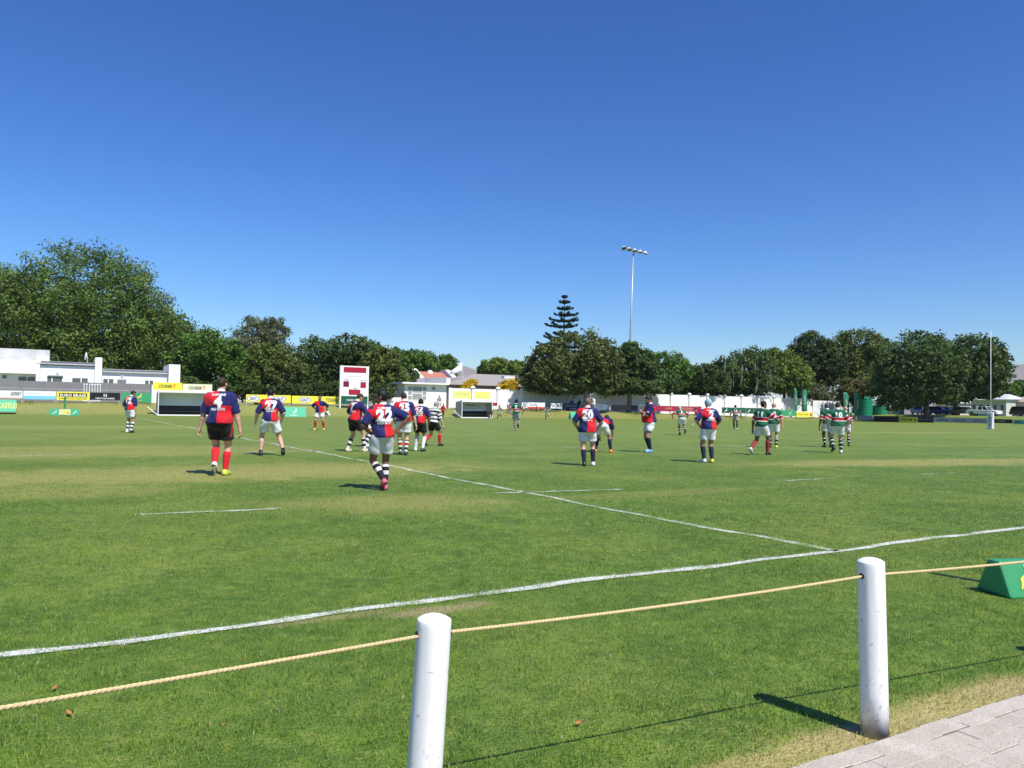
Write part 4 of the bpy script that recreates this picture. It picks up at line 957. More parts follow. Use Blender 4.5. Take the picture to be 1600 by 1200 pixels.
tree('yellow_bush', [(739, 597, 8, 6.5), (730, 604, 10, 5.5)], 113, 'yellow', 'smaller orange-yellow bush left of the other, over the white wall', trunk=735, group='yellow bushes over the wall', seed=10, leaf=.3, limbs=False, trunk_r=.1, per=30)
tree('yellow_bush', [(793, 605, 15, 9), (800, 600, 10, 7)], 116, 'yellow', 'larger orange-yellow bush by the round brown tree', trunk=795, group='yellow bushes over the wall', seed=11, leaf=.3, limbs=False, trunk_r=.1, per=30)
tree('broad_tree', [(900, 560, 62, 42), (860, 575, 42, 38), (935, 572, 40, 42), (840, 594, 30, 20), (880, 596, 60, 18), (930, 600, 40, 12)], 111, 'fig', 'big round olive-brown tree over the white wall beside the pine', trunk=915, group=GM, seed=12, leaf=.55, bark=M_BARKG, trunk_r=.4, per=28)
tree('slim_tree', [(983, 560, 20, 26), (975, 585, 30, 24), (1005, 575, 28, 28), (960, 602, 30, 14), (1035, 598, 30, 16, 3), (1000, 604, 40, 11)], 118.5, 'deep', 'dark tree round the foot of the floodlight mast', trunk=983, group=GM, seed=13, leaf=.5, bark=M_BARKG)
tree('leafy_tree', [(1045, 578, 32, 30), (1065, 588, 26, 24), (1025, 590, 26, 22), (1050, 603, 42, 14)], 131, 'green', 'bright green tree right of the floodlight mast', trunk=1045, group=GM, seed=14, leaf=.48)
tree('back_dark_tree', [(1100, 592, 28, 22), (1085, 600, 26, 18), (1120, 600, 22, 18)], 132, 'dark', 'low dark tree left of the one with hanging roots', trunk=1100, group=GM, seed=15, leaf=.5)
fig = tree('fig_tree', [(1150, 582, 38, 34), (1180, 578, 36, 34), (1125, 590, 18, 26), (1170, 600, 50, 18)], 140, 'deep', 'dark tree with pale hanging aerial roots behind the wall', trunk=1165, group=GM, seed=16, leaf=.55, bark=M_BARKG)
rr_ = random.Random(3)
for k in range(16):
    x = rr_.uniform(1128, 1205); y = rr_.uniform(566, 590); p = DP(x, y, 135.5); B = fig.location
    MB().tube([p - B, p - B - ZU * rr_.uniform(.6, 1.6) + Vector((rr_.uniform(-.2, .2), 0, 0)), p - B - ZU * rr_.uniform(1.8, 3.6)], [.08, .11, .03], 5).build('aerial_root', M_BARKG, fig)
tree('yellow_green_tree', [(1225, 575, 26, 28), (1245, 590, 26, 24), (1205, 562, 20, 18), (1225, 600, 30, 14)], 142, 'lime', 'yellowish green tree between the dark trees at right', trunk=1225, group=GM, seed=17, leaf=.5)
tree('dark_oak', [(1270, 548, 32, 30), (1250, 562, 26, 28), (1290, 570, 34, 34), (1265, 590, 36, 30)], 150, 'dark', 'dark rugged tree left of the tall bright one', trunk=1270, group=GM, seed=18, leaf=.6)
tree('bright_oak', [(1340, 548, 44, 34), (1315, 565, 34, 34), (1365, 565, 26, 36), (1335, 590, 40, 36)], 154, 'olive', 'tall sunlit olive tree left of the big dark pair', trunk=1335, group=GM, seed=19, leaf=.6)
tree('grey_shrub', [(1265, 613, 24, 14), (1285, 618, 20, 12), (1245, 616, 14, 10)], 146, 'grey', 'greyish shrub above the corner of the white wall', trunk=1265, group=GM, seed=20, leaf=.4, limbs=False, trunk_r=.15)
tree('rust_shrub', [(1325, 612, 17, 22), (1345, 606, 16, 14)], 138, 'rust', 'brownish shrub beside the green water tanks', trunk=1325, group=GR, seed=21, leaf=.4, limbs=False, trunk_r=.15)
tree('shade_tree', [(1435, 565, 52, 46), (1410, 585, 42, 45), (1465, 575, 40, 45), (1400, 614, 42, 24), (1450, 610, 52, 24)], 128, 'deep', 'left of the two big dark trees shading the end fence', trunk=1447, group=GR, seed=22, leaf=.62, trunk_r=.45, per=28)
tree('shade_tree', [(1520, 565, 44, 42), (1500, 585, 40, 40), (1545, 575, 30, 42), (1490, 610, 36, 20), (1540, 605, 30, 18)], 131, 'deep', 'right of the two big dark trees, behind the goal upright', trunk=1492, group=GR, seed=23, leaf=.62, trunk_r=.4, per=28)
tree('low_tree', [(1575, 612, 22, 12), (1600, 608, 22, 14), (1625, 605, 24, 18), (1555, 612, 14, 10)], 190, 'green', 'low far tree at the right edge under the blue hill', trunk=1580, group=GR, seed=24, leaf=.6)
tree('corner_tree', [(1612, 616, 12, 12), (1628, 608, 16, 20)], 165, 'dark', 'dark tree cut off by the right edge', trunk=1620, group=GR, seed=25, leaf=.6)
# hedge of shrubs low behind the yellow boards
for k, (px, py, rx, ry, kd) in enumerate([(290, 605, 24, 16, 'deep'), (340, 610, 30, 14, 'dark'), (400, 608, 30, 14, 'deep'), (455, 612, 30, 14, 'dark'), (505, 612, 30, 14, 'dark'), (555, 615, 30, 14, 'dark'), (600, 612, 18, 12, 'deep')]):
    tree('hedge_shrub', [(px, py, rx, ry)], 100, kd, ['shrub right of the clubhouse end wall', 'dark shrub behind the head of number 4', 'shrub above the left oval badge board', 'dark shrub above the gap between the yellow boards',
         'dark shrub above the TONERS board', 'dark shrub behind the foot of the scoreboard', 'shrub between the scoreboard and number 25'][k], group='shrubs behind the yellow boards', seed=40 + k, leaf=.4, limbs=False, trunk_r=.12)

# ---- Norfolk pine
dep = 150; tb = DP(880, 640, dep); tb.z = 1.0; top = DP(882, 461, dep); lowz = DP(872, 585, dep)
o = empty('norfolk_pine', tb); B = Vector(tb); Ht = top.z - tb.z
MB().tube([(0, 0, 0), (top - tb) * .5, (top - tb) * .97], [.45, .25, .04], 8).build('trunk', M_BARK, o, True)
rng = np.random.default_rng(5); V_ = []; tiers = 13
for k in range(tiers):
    f = k / (tiers - 1); z = (top.z - tb.z) * (.28 + .70 * f ** .85 + rng.uniform(-.008, .008)); ln = (7.0 * (1 - f) ** .9 + .35) * rng.uniform(.88, 1.08)
    if k == 6: ln *= .8
    nb_ = 6; ph = rng.uniform(0, 6)
    ax0 = (top - tb) * (z / (top.z - tb.z))
    for b in range(nb_):
        an_ = ph + 2 * math.pi * b / nb_ + rng.uniform(-.15, .15); L = ln * rng.uniform(.66, 1.14)
        d = np.array([math.cos(an_), math.sin(an_), 0]); pp = []
        for s_ in np.linspace(0, 1, 9):
            rise = L * (.02 * s_ + .11 * s_ * s_)
            pp.append(np.array(ax0) + d * L * s_ + np.array([0, 0, rise - .055 * L * math.sin(s_ * 3)]))
        MB().tube([Vector(q) for q in pp[::2]], [.06, .05, .04, .03, .02], 4).build('branch', M_BARK, o)
        m_ = int(105 * max(.4, L / 4))
        for q in range(m_):
            s_ = rng.uniform(.12, 1.0); j = min(int(s_ * 8), 7); p = pp[j] + (pp[j + 1] - pp[j]) * (s_ * 8 - j)
            lat = np.array([-d[1], d[0], 0]); w = .85 * (1 - .5 * s_)
            c = p + lat * rng.uniform(-1, 1) * w * .7 + np.array([0, 0, rng.uniform(-.18, .18)])
            t = lat * rng.choice([-1, 1]) * .6 + d * .5 + np.array([0, 0, rng.uniform(.1, .6)]); t /= np.linalg.norm(t)
            u = np.cross(t, rng.normal(size=3)); u /= np.linalg.norm(u)
            s2 = rng.uniform(.45, .8); V_ += [c - t * s2 * .5, c + u * s2 * .24, c + t * s2 * .5, c - u * s2 * .24]
V_ = np.array(V_); co = np_mesh('crown', V_, np.arange(len(V_)).reshape(-1, 4), LEAF['pine'], o)
at = co.data.attributes.new('tint', 'FLOAT', 'POINT'); at.data.foreach_set('value', np.repeat(rng.uniform(0, 1, len(V_) // 4), 4).astype(np.float32))
tag(o, 'tall tiered pine standing above the round brown tree', 'tree', GM)
# ---- hills
def hill_mat():
    return mat('hill_rock', (.20, .17, .14), .9, .25, .002, .1)
def hill(name, prof, dist, label):
    V_ = []; F_ = []; nn = len(prof)
    for (px, py) in prof:
        p = DP(px, py, dist); V_ += [Vector((p.x, p.y, 0)) - Vector((0, dist * .12, 0)), Vector((p.x * .97, p.y * .97, p.z * .55)), p, Vector((p.x * 1.15, p.y * 1.15, 0))]
    for i in range(nn - 1):
        for k in range(3): F_.append((i * 4 + k, i * 4 + 4 + k, i * 4 + 5 + k, i * 4 + 1 + k))
    o = mesh_obj(name, V_, F_, hill_mat(), None, True); o['kind'] = 'structure'; return o
rr_ = random.Random(9)
def ridge(pts):
    out = []
    for (x0, y0), (x1, y1) in zip(pts[:-1], pts[1:]):
        for k in range(6): t = k / 6; out.append((x0 + (x1 - x0) * t, y0 + (y1 - y0) * t + rr_.uniform(-.9, .9)))
    return out + [pts[-1]]
hill('hill', ridge([(420, 600), (560, 590), (640, 582), (690, 574), (712, 571), (728, 573), (745, 578), (762, 577), (790, 572), (815, 566), (835, 568), (870, 575), (980, 590), (1060, 605)]), 5200, '')
hill('hill', ridge([(1330, 630), (1450, 612), (1520, 592), (1560, 578), (1582, 571), (1600, 569), (1660, 566), (1800, 580), (1950, 620)]), 4600, '')

# ---- weeds and long grass along the bank under the boards
rng = np.random.default_rng(77)
n_ = 15000
a_ = rng.uniform(-25, 112, n_); nn_ = rng.choice([0, 1], n_, p=[.45, .55]) * rng.normal(85.6, .35, n_); nn_ = np.where(nn_ == 0, rng.uniform(82.5, 87, n_), nn_)
clm = np.sin(a_ * 1.7) + np.sin(a_ * .63 + 2) + np.sin(a_ * 4.1 + nn_)
hh_ = rng.uniform(.05, .16, n_) + np.clip(clm, 0, 3) * .07 * (nn_ > 84.8)
zt_ = np.array([terrain(x, y) for x, y in zip(a_, nn_)])
P_ = np.array(CRN)[None, :2] + a_[:, None] * np.array(UA)[None, :2] + nn_[:, None] * np.array(UN)[None, :2]
az_ = rng.uniform(0, 6.28, n_); ln_ = rng.uniform(.1, .7, n_) * hh_; w_ = .035
B0 = np.stack([P_[:, 0] - w_ * np.sin(az_), P_[:, 1] + w_ * np.cos(az_), zt_ - .06], 1); B1 = np.stack([P_[:, 0] + w_ * np.sin(az_), P_[:, 1] - w_ * np.cos(az_), zt_ - .06], 1)
T1 = np.stack([P_[:, 0] + ln_ * np.cos(az_), P_[:, 1] + ln_ * np.sin(az_), zt_ + hh_], 1)
wd_ob = np_mesh('weeds', np.stack([B0, B1, T1], 1).reshape(-1, 3), np.arange(n_ * 3).reshape(-1, 3), M_BLADE); wd_ob['kind'] = 'stuff'
ca = wd_ob.data.color_attributes.new('tint', 'FLOAT_COLOR', 'POINT'); tt_ = np.zeros((n_, 4), dtype=np.float32); tt_[:, 3] = 1
tt_[:, 0] = rng.uniform(0, .6, n_); tt_[:, 1] = rng.uniform(0, .5, n_) * (nn_ < 84.8)
ca.data.foreach_set('color', np.repeat(tt_, 3, axis=0).ravel()); tag(wd_ob, 'rough grass and weeds on the bank below the boards', 'weeds')
# ================================================================== mast, goal, flags, tanks, cars
# floodlight mast
fb = PL(981, 643, 88.5); fb.z = tz(fb); dep = fb.y; ft = DP(989.5, 396, dep)
o = empty('floodlight_mast', fb); M_GALV = mat('galvanised', (.40, .41, .42), .4, .15, 3, .5, 0, 40, .3)
MB().tube([(0, 0, 0), (ft - fb) * .5, ft - fb], [.22, .15, .09], 12).build('pole', M_GALV, o, True)
c0 = DP(975, 388.5, dep - 1.6) - fb; c1 = DP(1008, 396.5, dep + 1.2) - fb
MB().tube([c0, c1], .07, 8).build('crossarm', M_GALV, o)
MB().tube([ft - fb - ZU * .5, (c0 + c1) / 2], .06, 8).build('bracket', M_GALV, o)
M_LAMP = mat('lamp_shell', (.62, .60, .58), .4, .1); M_LENS = mat('lamp_lens', (.10, .10, .11), .2, .2)
for k in range(5):
    p = c0.lerp(c1, k / 4)
    l = MB().lathe((0, 0, 0), [(.12, .36), (.18, .34), (.22, .18), (.42, .0), (.44, -.05), (.40, -.05)], 14).build('lamp', M_LAMP, o, True)
    l.location = p + ZU * .05; l.rotation_euler = (R(-28 + 6 * k), R(-14 + 6 * k), 0)
    MB().lathe((0, 0, 0), [(.39, -.045), (.30, -.08), (.05, -.10)], 14).build('lens', M_LENS, l, True)
tag(o, 'tall slim floodlight mast with five lamps against the sky', 'floodlight')
# goal posts
gb = G(1548, 670.5); M_GOAL = mat('goal_white', (.82, .82, .82), .4, .03); M_PAD = mat('goal_pad', (.62, .63, .70), .6, .08)
o = empty('goal_posts', gb); GX = -UN
for k in (0, 1):
    b_ = GX * (5.6 * k); hz = DP(1551, 517, gb.y).z
    MB().tube([b_, b_ + ZU * hz * .5 + UA * .03, b_ + ZU * hz + UA * .07], [.05, .034, .02], 12).build('upright', M_GOAL, o, True)
    p = MB().box(b_ + ZU * .86, (.46, .46, 1.7), (GX, UA, ZU)).build('pad', M_PAD, o); md = p.modifiers.new('b', 'BEVEL'); md.width = .05; md.segments = 2
    flat_text('RUGBY', b_ + ZU * .9 - UA * .235, ZU, -GX, 1.1, .2, M_BNAVY, p, bold=.02)
MB().tube([ZU * 3.0, GX * 5.6 + ZU * 3.0], .055, 10).build('crossbar', M_GOAL, o, True)
tag(o, 'white rugby goal with padded upright near the right edge', 'goal')
# feather flags
M_FLAG = mat('flag_green', (.03, .22, .12), .6, .15)
for k, (px, y0, y1, a_, lab) in enumerate([(1240.5, 606, 642, None, 'thinner green feather flag of the two before the white wall'), (1252.5, 606, 642, None, 'wider green feather flag of the two before the white wall'), (1318, 613, 650, 110.0, 'green feather flag rising just above green number 10'), (1335, 614, 656, 110.0, 'green feather flag right of number 10 before the tanks')]):
    p = PL(px, y1, 88.5) if a_ is None else PA(px, y1, a_)
    p.z = tz(p); h_ = (PL(px, y0, 88.5) if a_ is None else PA(px, y0, a_)).z - p.z
    o = empty('feather_flag', p); w = (.55, .95, .9, 1.0)[k]; X = CR.copy(); X.z = 0; X.normalize()
    MB().tube([(0, 0, 0), ZU * h_ * .7, ZU * h_], [.03, .025, .012], 6).build('pole', M_ALU, o)
    V_ = []; F_ = []
    for i in range(13):
        t = i / 12; z = h_ * (.22 + .78 * t); ww = w * (1 if t < .85 else 1 - .5 * (t - .85) / .15)
        for j in range(3): V_.append(ZU * z + X * (ww * j / 2 + .03) + Vector((0, .10 * math.sin(t * 5 + j * 1.3 + k), 0)))
    for i in range(12):
        for j in range(2): F_.append((i * 3 + j, i * 3 + j + 1, i * 3 + 4 + j, i * 3 + 3 + j))
    s = mesh_obj('sail', V_, F_, M_FLAG, o, True); s.modifiers.new('t', 'SOLIDIFY').thickness = .012
    flat_text('RUGBY', ZU * h_ * .6 + X * w * .5 - Vector((0, .18, 0)), ZU, -X, h_ * .3, w * .3, M_CREAM, s, bold=0)
    tag(o, lab, 'flag', 'green feather flags')
# water tanks
M_TANK = mat('tank_green', (.01, .23, .13), .4, .12)
def tank(px, yb, yt, wpx, a_, label):
    p = PA(px, yb, a_); p.z = tz(p) - .1; d = p.y; r_ = wpx / 2 * d / F_PX; zt = DP(px, yt, d).z - p.z
    prof = [(r_, 0)]
    nr = 9
    for k in range(nr): z = zt * .86 * k / nr; prof += [(r_, z + .02), (r_ * 1.03, z + zt * .03), (r_ * 1.03, z + zt * .06), (r_, z + zt * .08)]
    prof += [(r_, zt * .87), (r_ * .8, zt * .93), (r_ * .35, zt * .985), (r_ * .3, zt), (.05, zt)]
    o = empty('water_tank', p); MB().lathe((0, 0, 0), prof, 28).build('tank_body', M_TANK, o, True)
    MB().lathe((0, 0, zt), [(r_ * .28, 0), (r_ * .28, .12), (r_ * .1, .16)], 16).build('lid', M_TANK, o, True)
    tag(o, label, 'water tank', 'green water tanks')
tank(1352, 645, 617, 20, 121, 'taller green ribbed water tank beside the rust shrub')
tank(1375, 645, 632, 21, 123, 'lower green water tank under the dark tree')
# portable toilets / white sheds
for k, (x0, x1, y0, y1, m_, lab) in enumerate([(1386, 1389.5, 634, 645, M_DWHITE, 'narrow white shed under the dark trees'), (1393, 1400.5, 633.5, 646, M_DWHITE, 'white portable toilet under the dark trees'), (1400.8, 1406.5, 633, 646, M_BTEAL, 'grey and teal portable toilet beside the white one')]):
    p0 = PA(x0, y1, 125); p1 = PA(x1, y1, 125); z1 = PA(x0, y0, 125).z; gz = tz(p0); w = (p1 - p0).length
    o = empty('portable_toilet', Vector((p0.x, p0.y, gz))); X = -UN
    MB().box(X * (w / 2) + UA * .6 + ZU * ((z1 - gz) / 2), (w, 1.2, z1 - gz), (X, UA, ZU)).build('cabin', m_, o)
    MB().box(X * (w / 2) - UA * .01 + ZU * ((z1 - gz) * .46), (w * .66, .03, (z1 - gz) * .82), (X, UA, ZU)).build('door', M_BGREY if k else M_DWHITE, o)
    MB().hexa([ZU * (z1 - gz) - UA * .05 - X * .05, X * (w + .05) + ZU * (z1 - gz) - UA * .05, X * (w + .05) + UA * 1.25 + ZU * (z1 - gz), UA * 1.25 - X * .05 + ZU * (z1 - gz),
               X * .1 + ZU * (z1 - gz + .15) + UA * .1, X * (w - .1) + ZU * (z1 - gz + .15) + UA * .1, X * (w - .1) + UA * 1.1 + ZU * (z1 - gz + .15), X * .1 + UA * 1.1 + ZU * (z1 - gz + .15)]).build('roof', m_, o)
    tag(o, lab, 'cabin', 'cabins under the end trees')
# cars
M_TYRE = mat('tyre', (.02, .02, .02), .85); M_RIM = mat('rim', (.35, .35, .36), .35, .1, 3, .5, 0, 40, .6); M_CGLASS = mat('car_glass', (.025, .03, .035), .08, .1, 2, .6); M_HL = mat('headlight', (.7, .7, .68), .15)
def car(px, py, a_, rot_, colr, label, kind='sedan', L=4.3):
    p = PA(px, py, a_); p.z = tz(p) + .02; o = empty('parked_car', p, rot_)
    paint = mat('paint_' + kind + str(px), colr, .28, .04, 2, .55)
    W_ = 1.72; h = {'sedan': 1.44, 'suv': 1.72, 'pickup': 1.5, 'hatch': 1.48}[kind]
    lowp = [(-L / 2, .30), (-L / 2, .62), (-L / 2 + .08, .80), (-L / 2 + .9, .92), (L / 2 - .5, .96), (L / 2 - .06, .86), (L / 2, .55), (L / 2 - .04, .28)]
    prof = []
    for cx in (-L * .31, L * .31): pass
    def arch(cx): return [(cx + .36 * math.cos(a), .28 + .36 * math.sin(a)) for a in [math.pi * k / 8 for k in range(8, -1, -1)]]
    body = lowp + [(x, max(z, .28)) for x, z in arch(L * .31)[::-1]] + [(x, max(z, .28)) for x, z in arch(-L * .31)[::-1]]
    Y = Vector((0, 1, 0))
    b = MB().prism([Vector((x, -W_ / 2, z)) for x, z in body], Y * W_).build('body', paint, o); md = b.modifiers.new('b', 'BEVEL'); md.width = .06; md.segments = 3; md.limit_method = 'ANGLE'
    if kind == 'pickup': cab = [(-L * .24, .88), (-L * .12, h), (L * .10, h), (L * .14, .90)]
    elif kind == 'sedan': cab = [(-L * .26, .88), (-L * .10, h), (L * .18, h), (L * .38, .94)]
    else: cab = [(-L * .28, .88), (-L * .14, h), (L * .40, h), (L * .48, .92)]
    c = MB(); n = len(cab); w0, w1 = W_ / 2 - .06, W_ / 2 - .22
    ws = [w0, w1, w1, w0]
    c.hexa([Vector((cab[0][0], -w0, cab[0][1])), Vector((cab[3][0], -w0, cab[3][1])), Vector((cab[3][0], w0, cab[3][1])), Vector((cab[0][0], w0, cab[0][1])),
            Vector((cab[1][0], -w1, h - .03)), Vector((cab[2][0], -w1, h - .03)), Vector((cab[2][0], w1, h - .03)), Vector((cab[1][0], w1, h - .03))])
    g = c.build('cabin_glass', M_CGLASS, o)
    rf = MB().box(((cab[1][0] + cab[2][0]) / 2, 0, h - .005), (cab[2][0] - cab[1][0] + .1, w1 * 2 + .06, .05)).build('roof', paint, o)
    for s in (-1, 1):
        mbp = MB()
        for (i0, i1) in ((0, 1), (3, 2)): mbp.tube([Vector((cab[i0][0], s * (w0 + .005), cab[i0][1])), Vector((cab[i1][0], s * (w1 + .005), h - .02))], .04, 6)
        mbp.tube([Vector(((cab[0][0] + cab[3][0]) / 2, s * (w0 + .005), .9)), Vector(((cab[1][0] + cab[2][0]) / 2, s * (w1 + .005), h - .02))], .035, 6)
        mbp.build('pillar', paint, o)
        for cx in (-L * .31, L * .31):
            t = MB().lathe((0, 0, -.1), [(.2, 0), (.30, 0), (.31, .03), (.31, .17), (.30, .2), (.2, .2)], 20).build('wheel', M_TYRE, o, True); t.location = (cx, s * (W_ / 2 - .1), .31); t.rotation_euler = (R(90), 0, 0)
            MB().lathe((0, 0, -.105), [(.19, 0), (.19, .21), (.05, .212)], 14).build('rim', M_RIM, t)
        MB().box((-L / 2 - .002, s * .62, .66), (.06, .34, .16)).build('headlight', M_HL, o); MB().box((L / 2 - .01, s * .66, .72), (.06, .24, .16)).build('tail_light', M_PRED, o)
    if kind == 'pickup':
        MB().tube([(L * .16, -.7, .95), (L * .16, -.66, 1.5), (L * .16, .66, 1.5), (L * .16, .7, .95)], .04, 6).build('roll_bar', paint, o)
    tag(o, label, 'car', 'cars parked behind the end fence'); return o
AU = math.atan2(UN.y, UN.x)
car(1437, 645.5, 128, AU - 1.35, (.75, .75, .75), 'white off-road car facing the pitch under the dark trees', 'suv', 4.2)
car(1464, 646.5, 126, AU + .25, (.03, .05, .28), 'blue hatchback parked under the dark trees', 'hatch')
car(1478, 646, 130, AU + .2, (.55, .56, .58), 'silver-white car half hidden behind the blue hatchback', 'sedan')
car(1507, 647, 125, AU + .1, (.09, .095, .11), 'dark grey sedan parked between the blue car and the white pickup', 'sedan')
car(1537, 647.5, 124, AU, (.80, .80, .80), 'white pickup truck in the sun behind the goal upright', 'pickup', 5.0)
car(1600, 644, 140, AU - .3, (.02, .02, .022), 'black car cut by the right edge', 'suv', 4.6)
# low buildings at the right
M_RB = mat('pale_plaster', (.55, .54, .51), .8, .12, 1.5); M_RR = mat('pale_roof', (.52, .54, .52), .6, .12, 3)
def longhouse(x0, x1, ye, yr, a_, label, m_wall=M_RB, m_roof=M_RR, wins=4):
    p0 = PA(x0, ye, a_); p1 = PA(x1, ye, a_); X = -UN; w = (p1 - p0).dot(X); gz = 1.2; ze = p0.z - gz; zr = PA((x0 + x1) / 2, yr, a_ + 4).z - gz
    o = empty('long_building', Vector((p0.x, p0.y, gz)))
    MB().box(X * (w / 2) + UA * 4 + ZU * (ze / 2), (w, 8, ze), (X, UA, ZU)).build('wall', m_wall, o)
    mesh_obj('roof', [X * -.4 - UA * .6 + ZU * (ze + .01), X * (w + .4) - UA * .6 + ZU * (ze + .01), X * (w + .4) + UA * 8.6 + ZU * (ze + .01), X * -.4 + UA * 8.6 + ZU * (ze + .01), X * 1.5 + UA * 4 + ZU * zr, X * (w - 1.5) + UA * 4 + ZU * zr],
             [(0, 1, 5, 4), (1, 2, 5), (2, 3, 4, 5), (3, 0, 4), (3, 2, 1, 0)], m_roof, o)
    for k in range(wins):
        c = X * (w * (k + .5) / wins) - UA * .02 + ZU * (ze * .55); fr = MB().box(c, (w / wins * .5, .06, ze * .42), (X, UA, ZU)).build('window', M_DWHITE, o)
        MB().box(c - UA * .02, (w / wins * .42, .06, ze * .34), (X, UA, ZU)).build('pane', M_GLASS, fr)
    tag(o, label, 'building')
longhouse(1462, 1500, 630, 619, 150, 'pale building glimpsed between the trunks of the dark trees')
longhouse(1517, 1572, 625, 616, 146, 'pale long building with light roof behind the goal upright', wins=5)
longhouse(1576, 1640, 628, 618, 150, 'pale building with pinkish roof at the right edge', m_roof=mat('pink_roof', (.45, .30, .28), .8))
# road strip behind the end fence
rd = MB(); 
p = [AN(126, 20, 1.31), AN(126, 88, 1.31), AN(134, 88, 1.31), AN(134, 20, 1.31)]
o = mesh_obj('parking_lane', p, [(0, 3, 2, 1)], mat('gravel_lane', (.30, .25, .19), .95, .3, 2)); o['kind'] = 'structure'

# ================================================================== the air
hz = MB().box((0, 0, 170), (19000, 19000, 342)).build('haze', None); hz.data.materials.clear()
hm = bpy.data.materials.new('haze'); hm.use_nodes = True; nt = hm.node_tree; nt.nodes.remove(nt.nodes['Principled BSDF'])
pv = nt.nodes.new('ShaderNodeVolumePrincipled'); pv.inputs['Density'].default_value = 7.0e-5; pv.inputs['Color'].default_value = (.80, .88, 1.0, 1); pv.inputs['Anisotropy'].default_value = .1
nt.links.new(pv.outputs[0], nt.nodes['Material Output'].inputs['Volume']); hz.data.materials.append(hm); hz['kind'] = 'stuff'
tag(hz, 'thin blue air between the pitch and the far hills', 'haze')
# ================================================================== people
def smin(a, b, k):
    h = np.clip(.5 + .5 * (b - a) / k, 0, 1); return b + (a - b) * h - k * h * (1 - h)
class Grid:
    def __init__(s, lo, hi, h):
        s.h = h; s.lo = np.array(lo, dtype=np.float32)
        n = np.ceil((np.array(hi) - np.array(lo)) / h).astype(int) + 1
        ax = [s.lo[i] + np.arange(n[i], dtype=np.float32) * h for i in range(3)]
        s.X, s.Y, s.Z = np.meshgrid(*ax, indexing='ij')
    def cone(s, a, b, r1, r2):
        a = np.array(a, dtype=np.float32); b = np.array(b, dtype=np.float32); d = b - a; L2 = float(d @ d) + 1e-9
        x = s.X - a[0]; y = s.Y - a[1]; z = s.Z - a[2]
        t = np.clip((x * d[0] + y * d[1] + z * d[2]) / L2, 0, 1)
        return np.sqrt((x - t * d[0]) ** 2 + (y - t * d[1]) ** 2 + (z - t * d[2]) ** 2) - (r1 + (r2 - r1) * t)
    def ell(s, c, ax, r):
        x = s.X - c[0]; y = s.Y - c[1]; z = s.Z - c[2]
        q = [(x * a[0] + y * a[1] + z * a[2]) for a in ax]
        k0 = np.sqrt(sum((q[i] / r[i]) ** 2 for i in range(3))) + 1e-6
        k1 = np.sqrt(sum((q[i] / r[i] ** 2) ** 2 for i in range(3))) + 1e-6
        return k0 * (k0 - 1) / k1
    def plane(s, c, n):
        return (s.X - c[0]) * n[0] + (s.Y - c[1]) * n[1] + (s.Z - c[2]) * n[2]
_ED = [(0, 1), (2, 3), (4, 5), (6, 7), (0, 2), (1, 3), (4, 6), (5, 7), (0, 4), (1, 5), (2, 6), (3, 7)]
_CO = np.array([[(k >> 2) & 1, (k >> 1) & 1, k & 1] for k in range(8)], dtype=np.float32)
def surfnet(Fd, g):
    """surface nets on a sampled distance field"""
    nx, ny, nz = Fd.shape; S = Fd < 0
    cor = [Fd[(k >> 2) & 1:nx - 1 + ((k >> 2) & 1), (k >> 1) & 1:ny - 1 + ((k >> 1) & 1), k & 1:nz - 1 + (k & 1)] for k in range(8)]
    cnt = sum((c < 0).astype(np.int8) for c in cor); mixed = (cnt > 0) & (cnt < 8)
    I = np.argwhere(mixed)
    if len(I) == 0: return np.zeros((0, 3)), np.zeros((0, 4), int)
    cv = np.stack([c[mixed] for c in cor], 1)
    acc = np.zeros((len(I), 3), dtype=np.float32); w = np.zeros(len(I), dtype=np.float32)
    for a, b in _ED:
        fa, fb = cv[:, a], cv[:, b]; m_ = (fa < 0) != (fb < 0)
        t = np.where(m_, fa / np.where(m_, fa - fb, 1), 0)[:, None]
        acc += np.where(m_[:, None], _CO[a] * (1 - t) + _CO[b] * t, 0); w += m_
    V = g.lo + (I + acc / w[:, None]) * g.h
    idm = np.full(mixed.shape, -1, dtype=np.int64); idm[mixed] = np.arange(len(I))
    Q = []
    for ax in range(3):
        sl0 = [slice(None)] * 3; sl1 = [slice(None)] * 3; sl0[ax] = slice(0, -1); sl1[ax] = slice(1, None)
        o1, o2 = [(1, 2), (2, 0), (0, 1)][ax]
        ch = S[tuple(sl0)] != S[tuple(sl1)]
        E = np.argwhere(ch); ok = (E[:, o1] > 0) & (E[:, o2] > 0)
        for q in (o1, o2): ok &= E[:, q] < Fd.shape[q] - 1
        E = E[ok]
        if not len(E): continue
        e1 = np.zeros(3, int); e1[o1] = 1; e2 = np.zeros(3, int); e2[o2] = 1
        c = [E - e1 - e2, E - e2, E, E - e1]
        q = np.stack([idm[tuple(x.T)] for x in c], 1)
        flip = ~S[tuple(E.T)]
        q[flip] = q[flip][:, ::-1]
        Q.append(q)
    Q = np.concatenate(Q, 0)
    return V, Q
def v3(*a): return np.array(a, dtype=np.float64)
def nrm(a): return a / (np.linalg.norm(a) + 1e-9)
def rot(axis_, ang_):
    return np.array(Matrix.Rotation(ang_, 3, Vector(axis_)))
def ik(a, b, l1, l2, hint):
    d = b - a; L = np.linalg.norm(d); L = min(L, (l1 + l2) * .999); dn = nrm(d); b = a + dn * L
    x = (l1 * l1 - l2 * l2 + L * L) / (2 * L); h = math.sqrt(max(l1 * l1 - x * x, 1e-8))
    p = hint - dn * (hint @ dn); return a + dn * x + nrm(p) * h, b

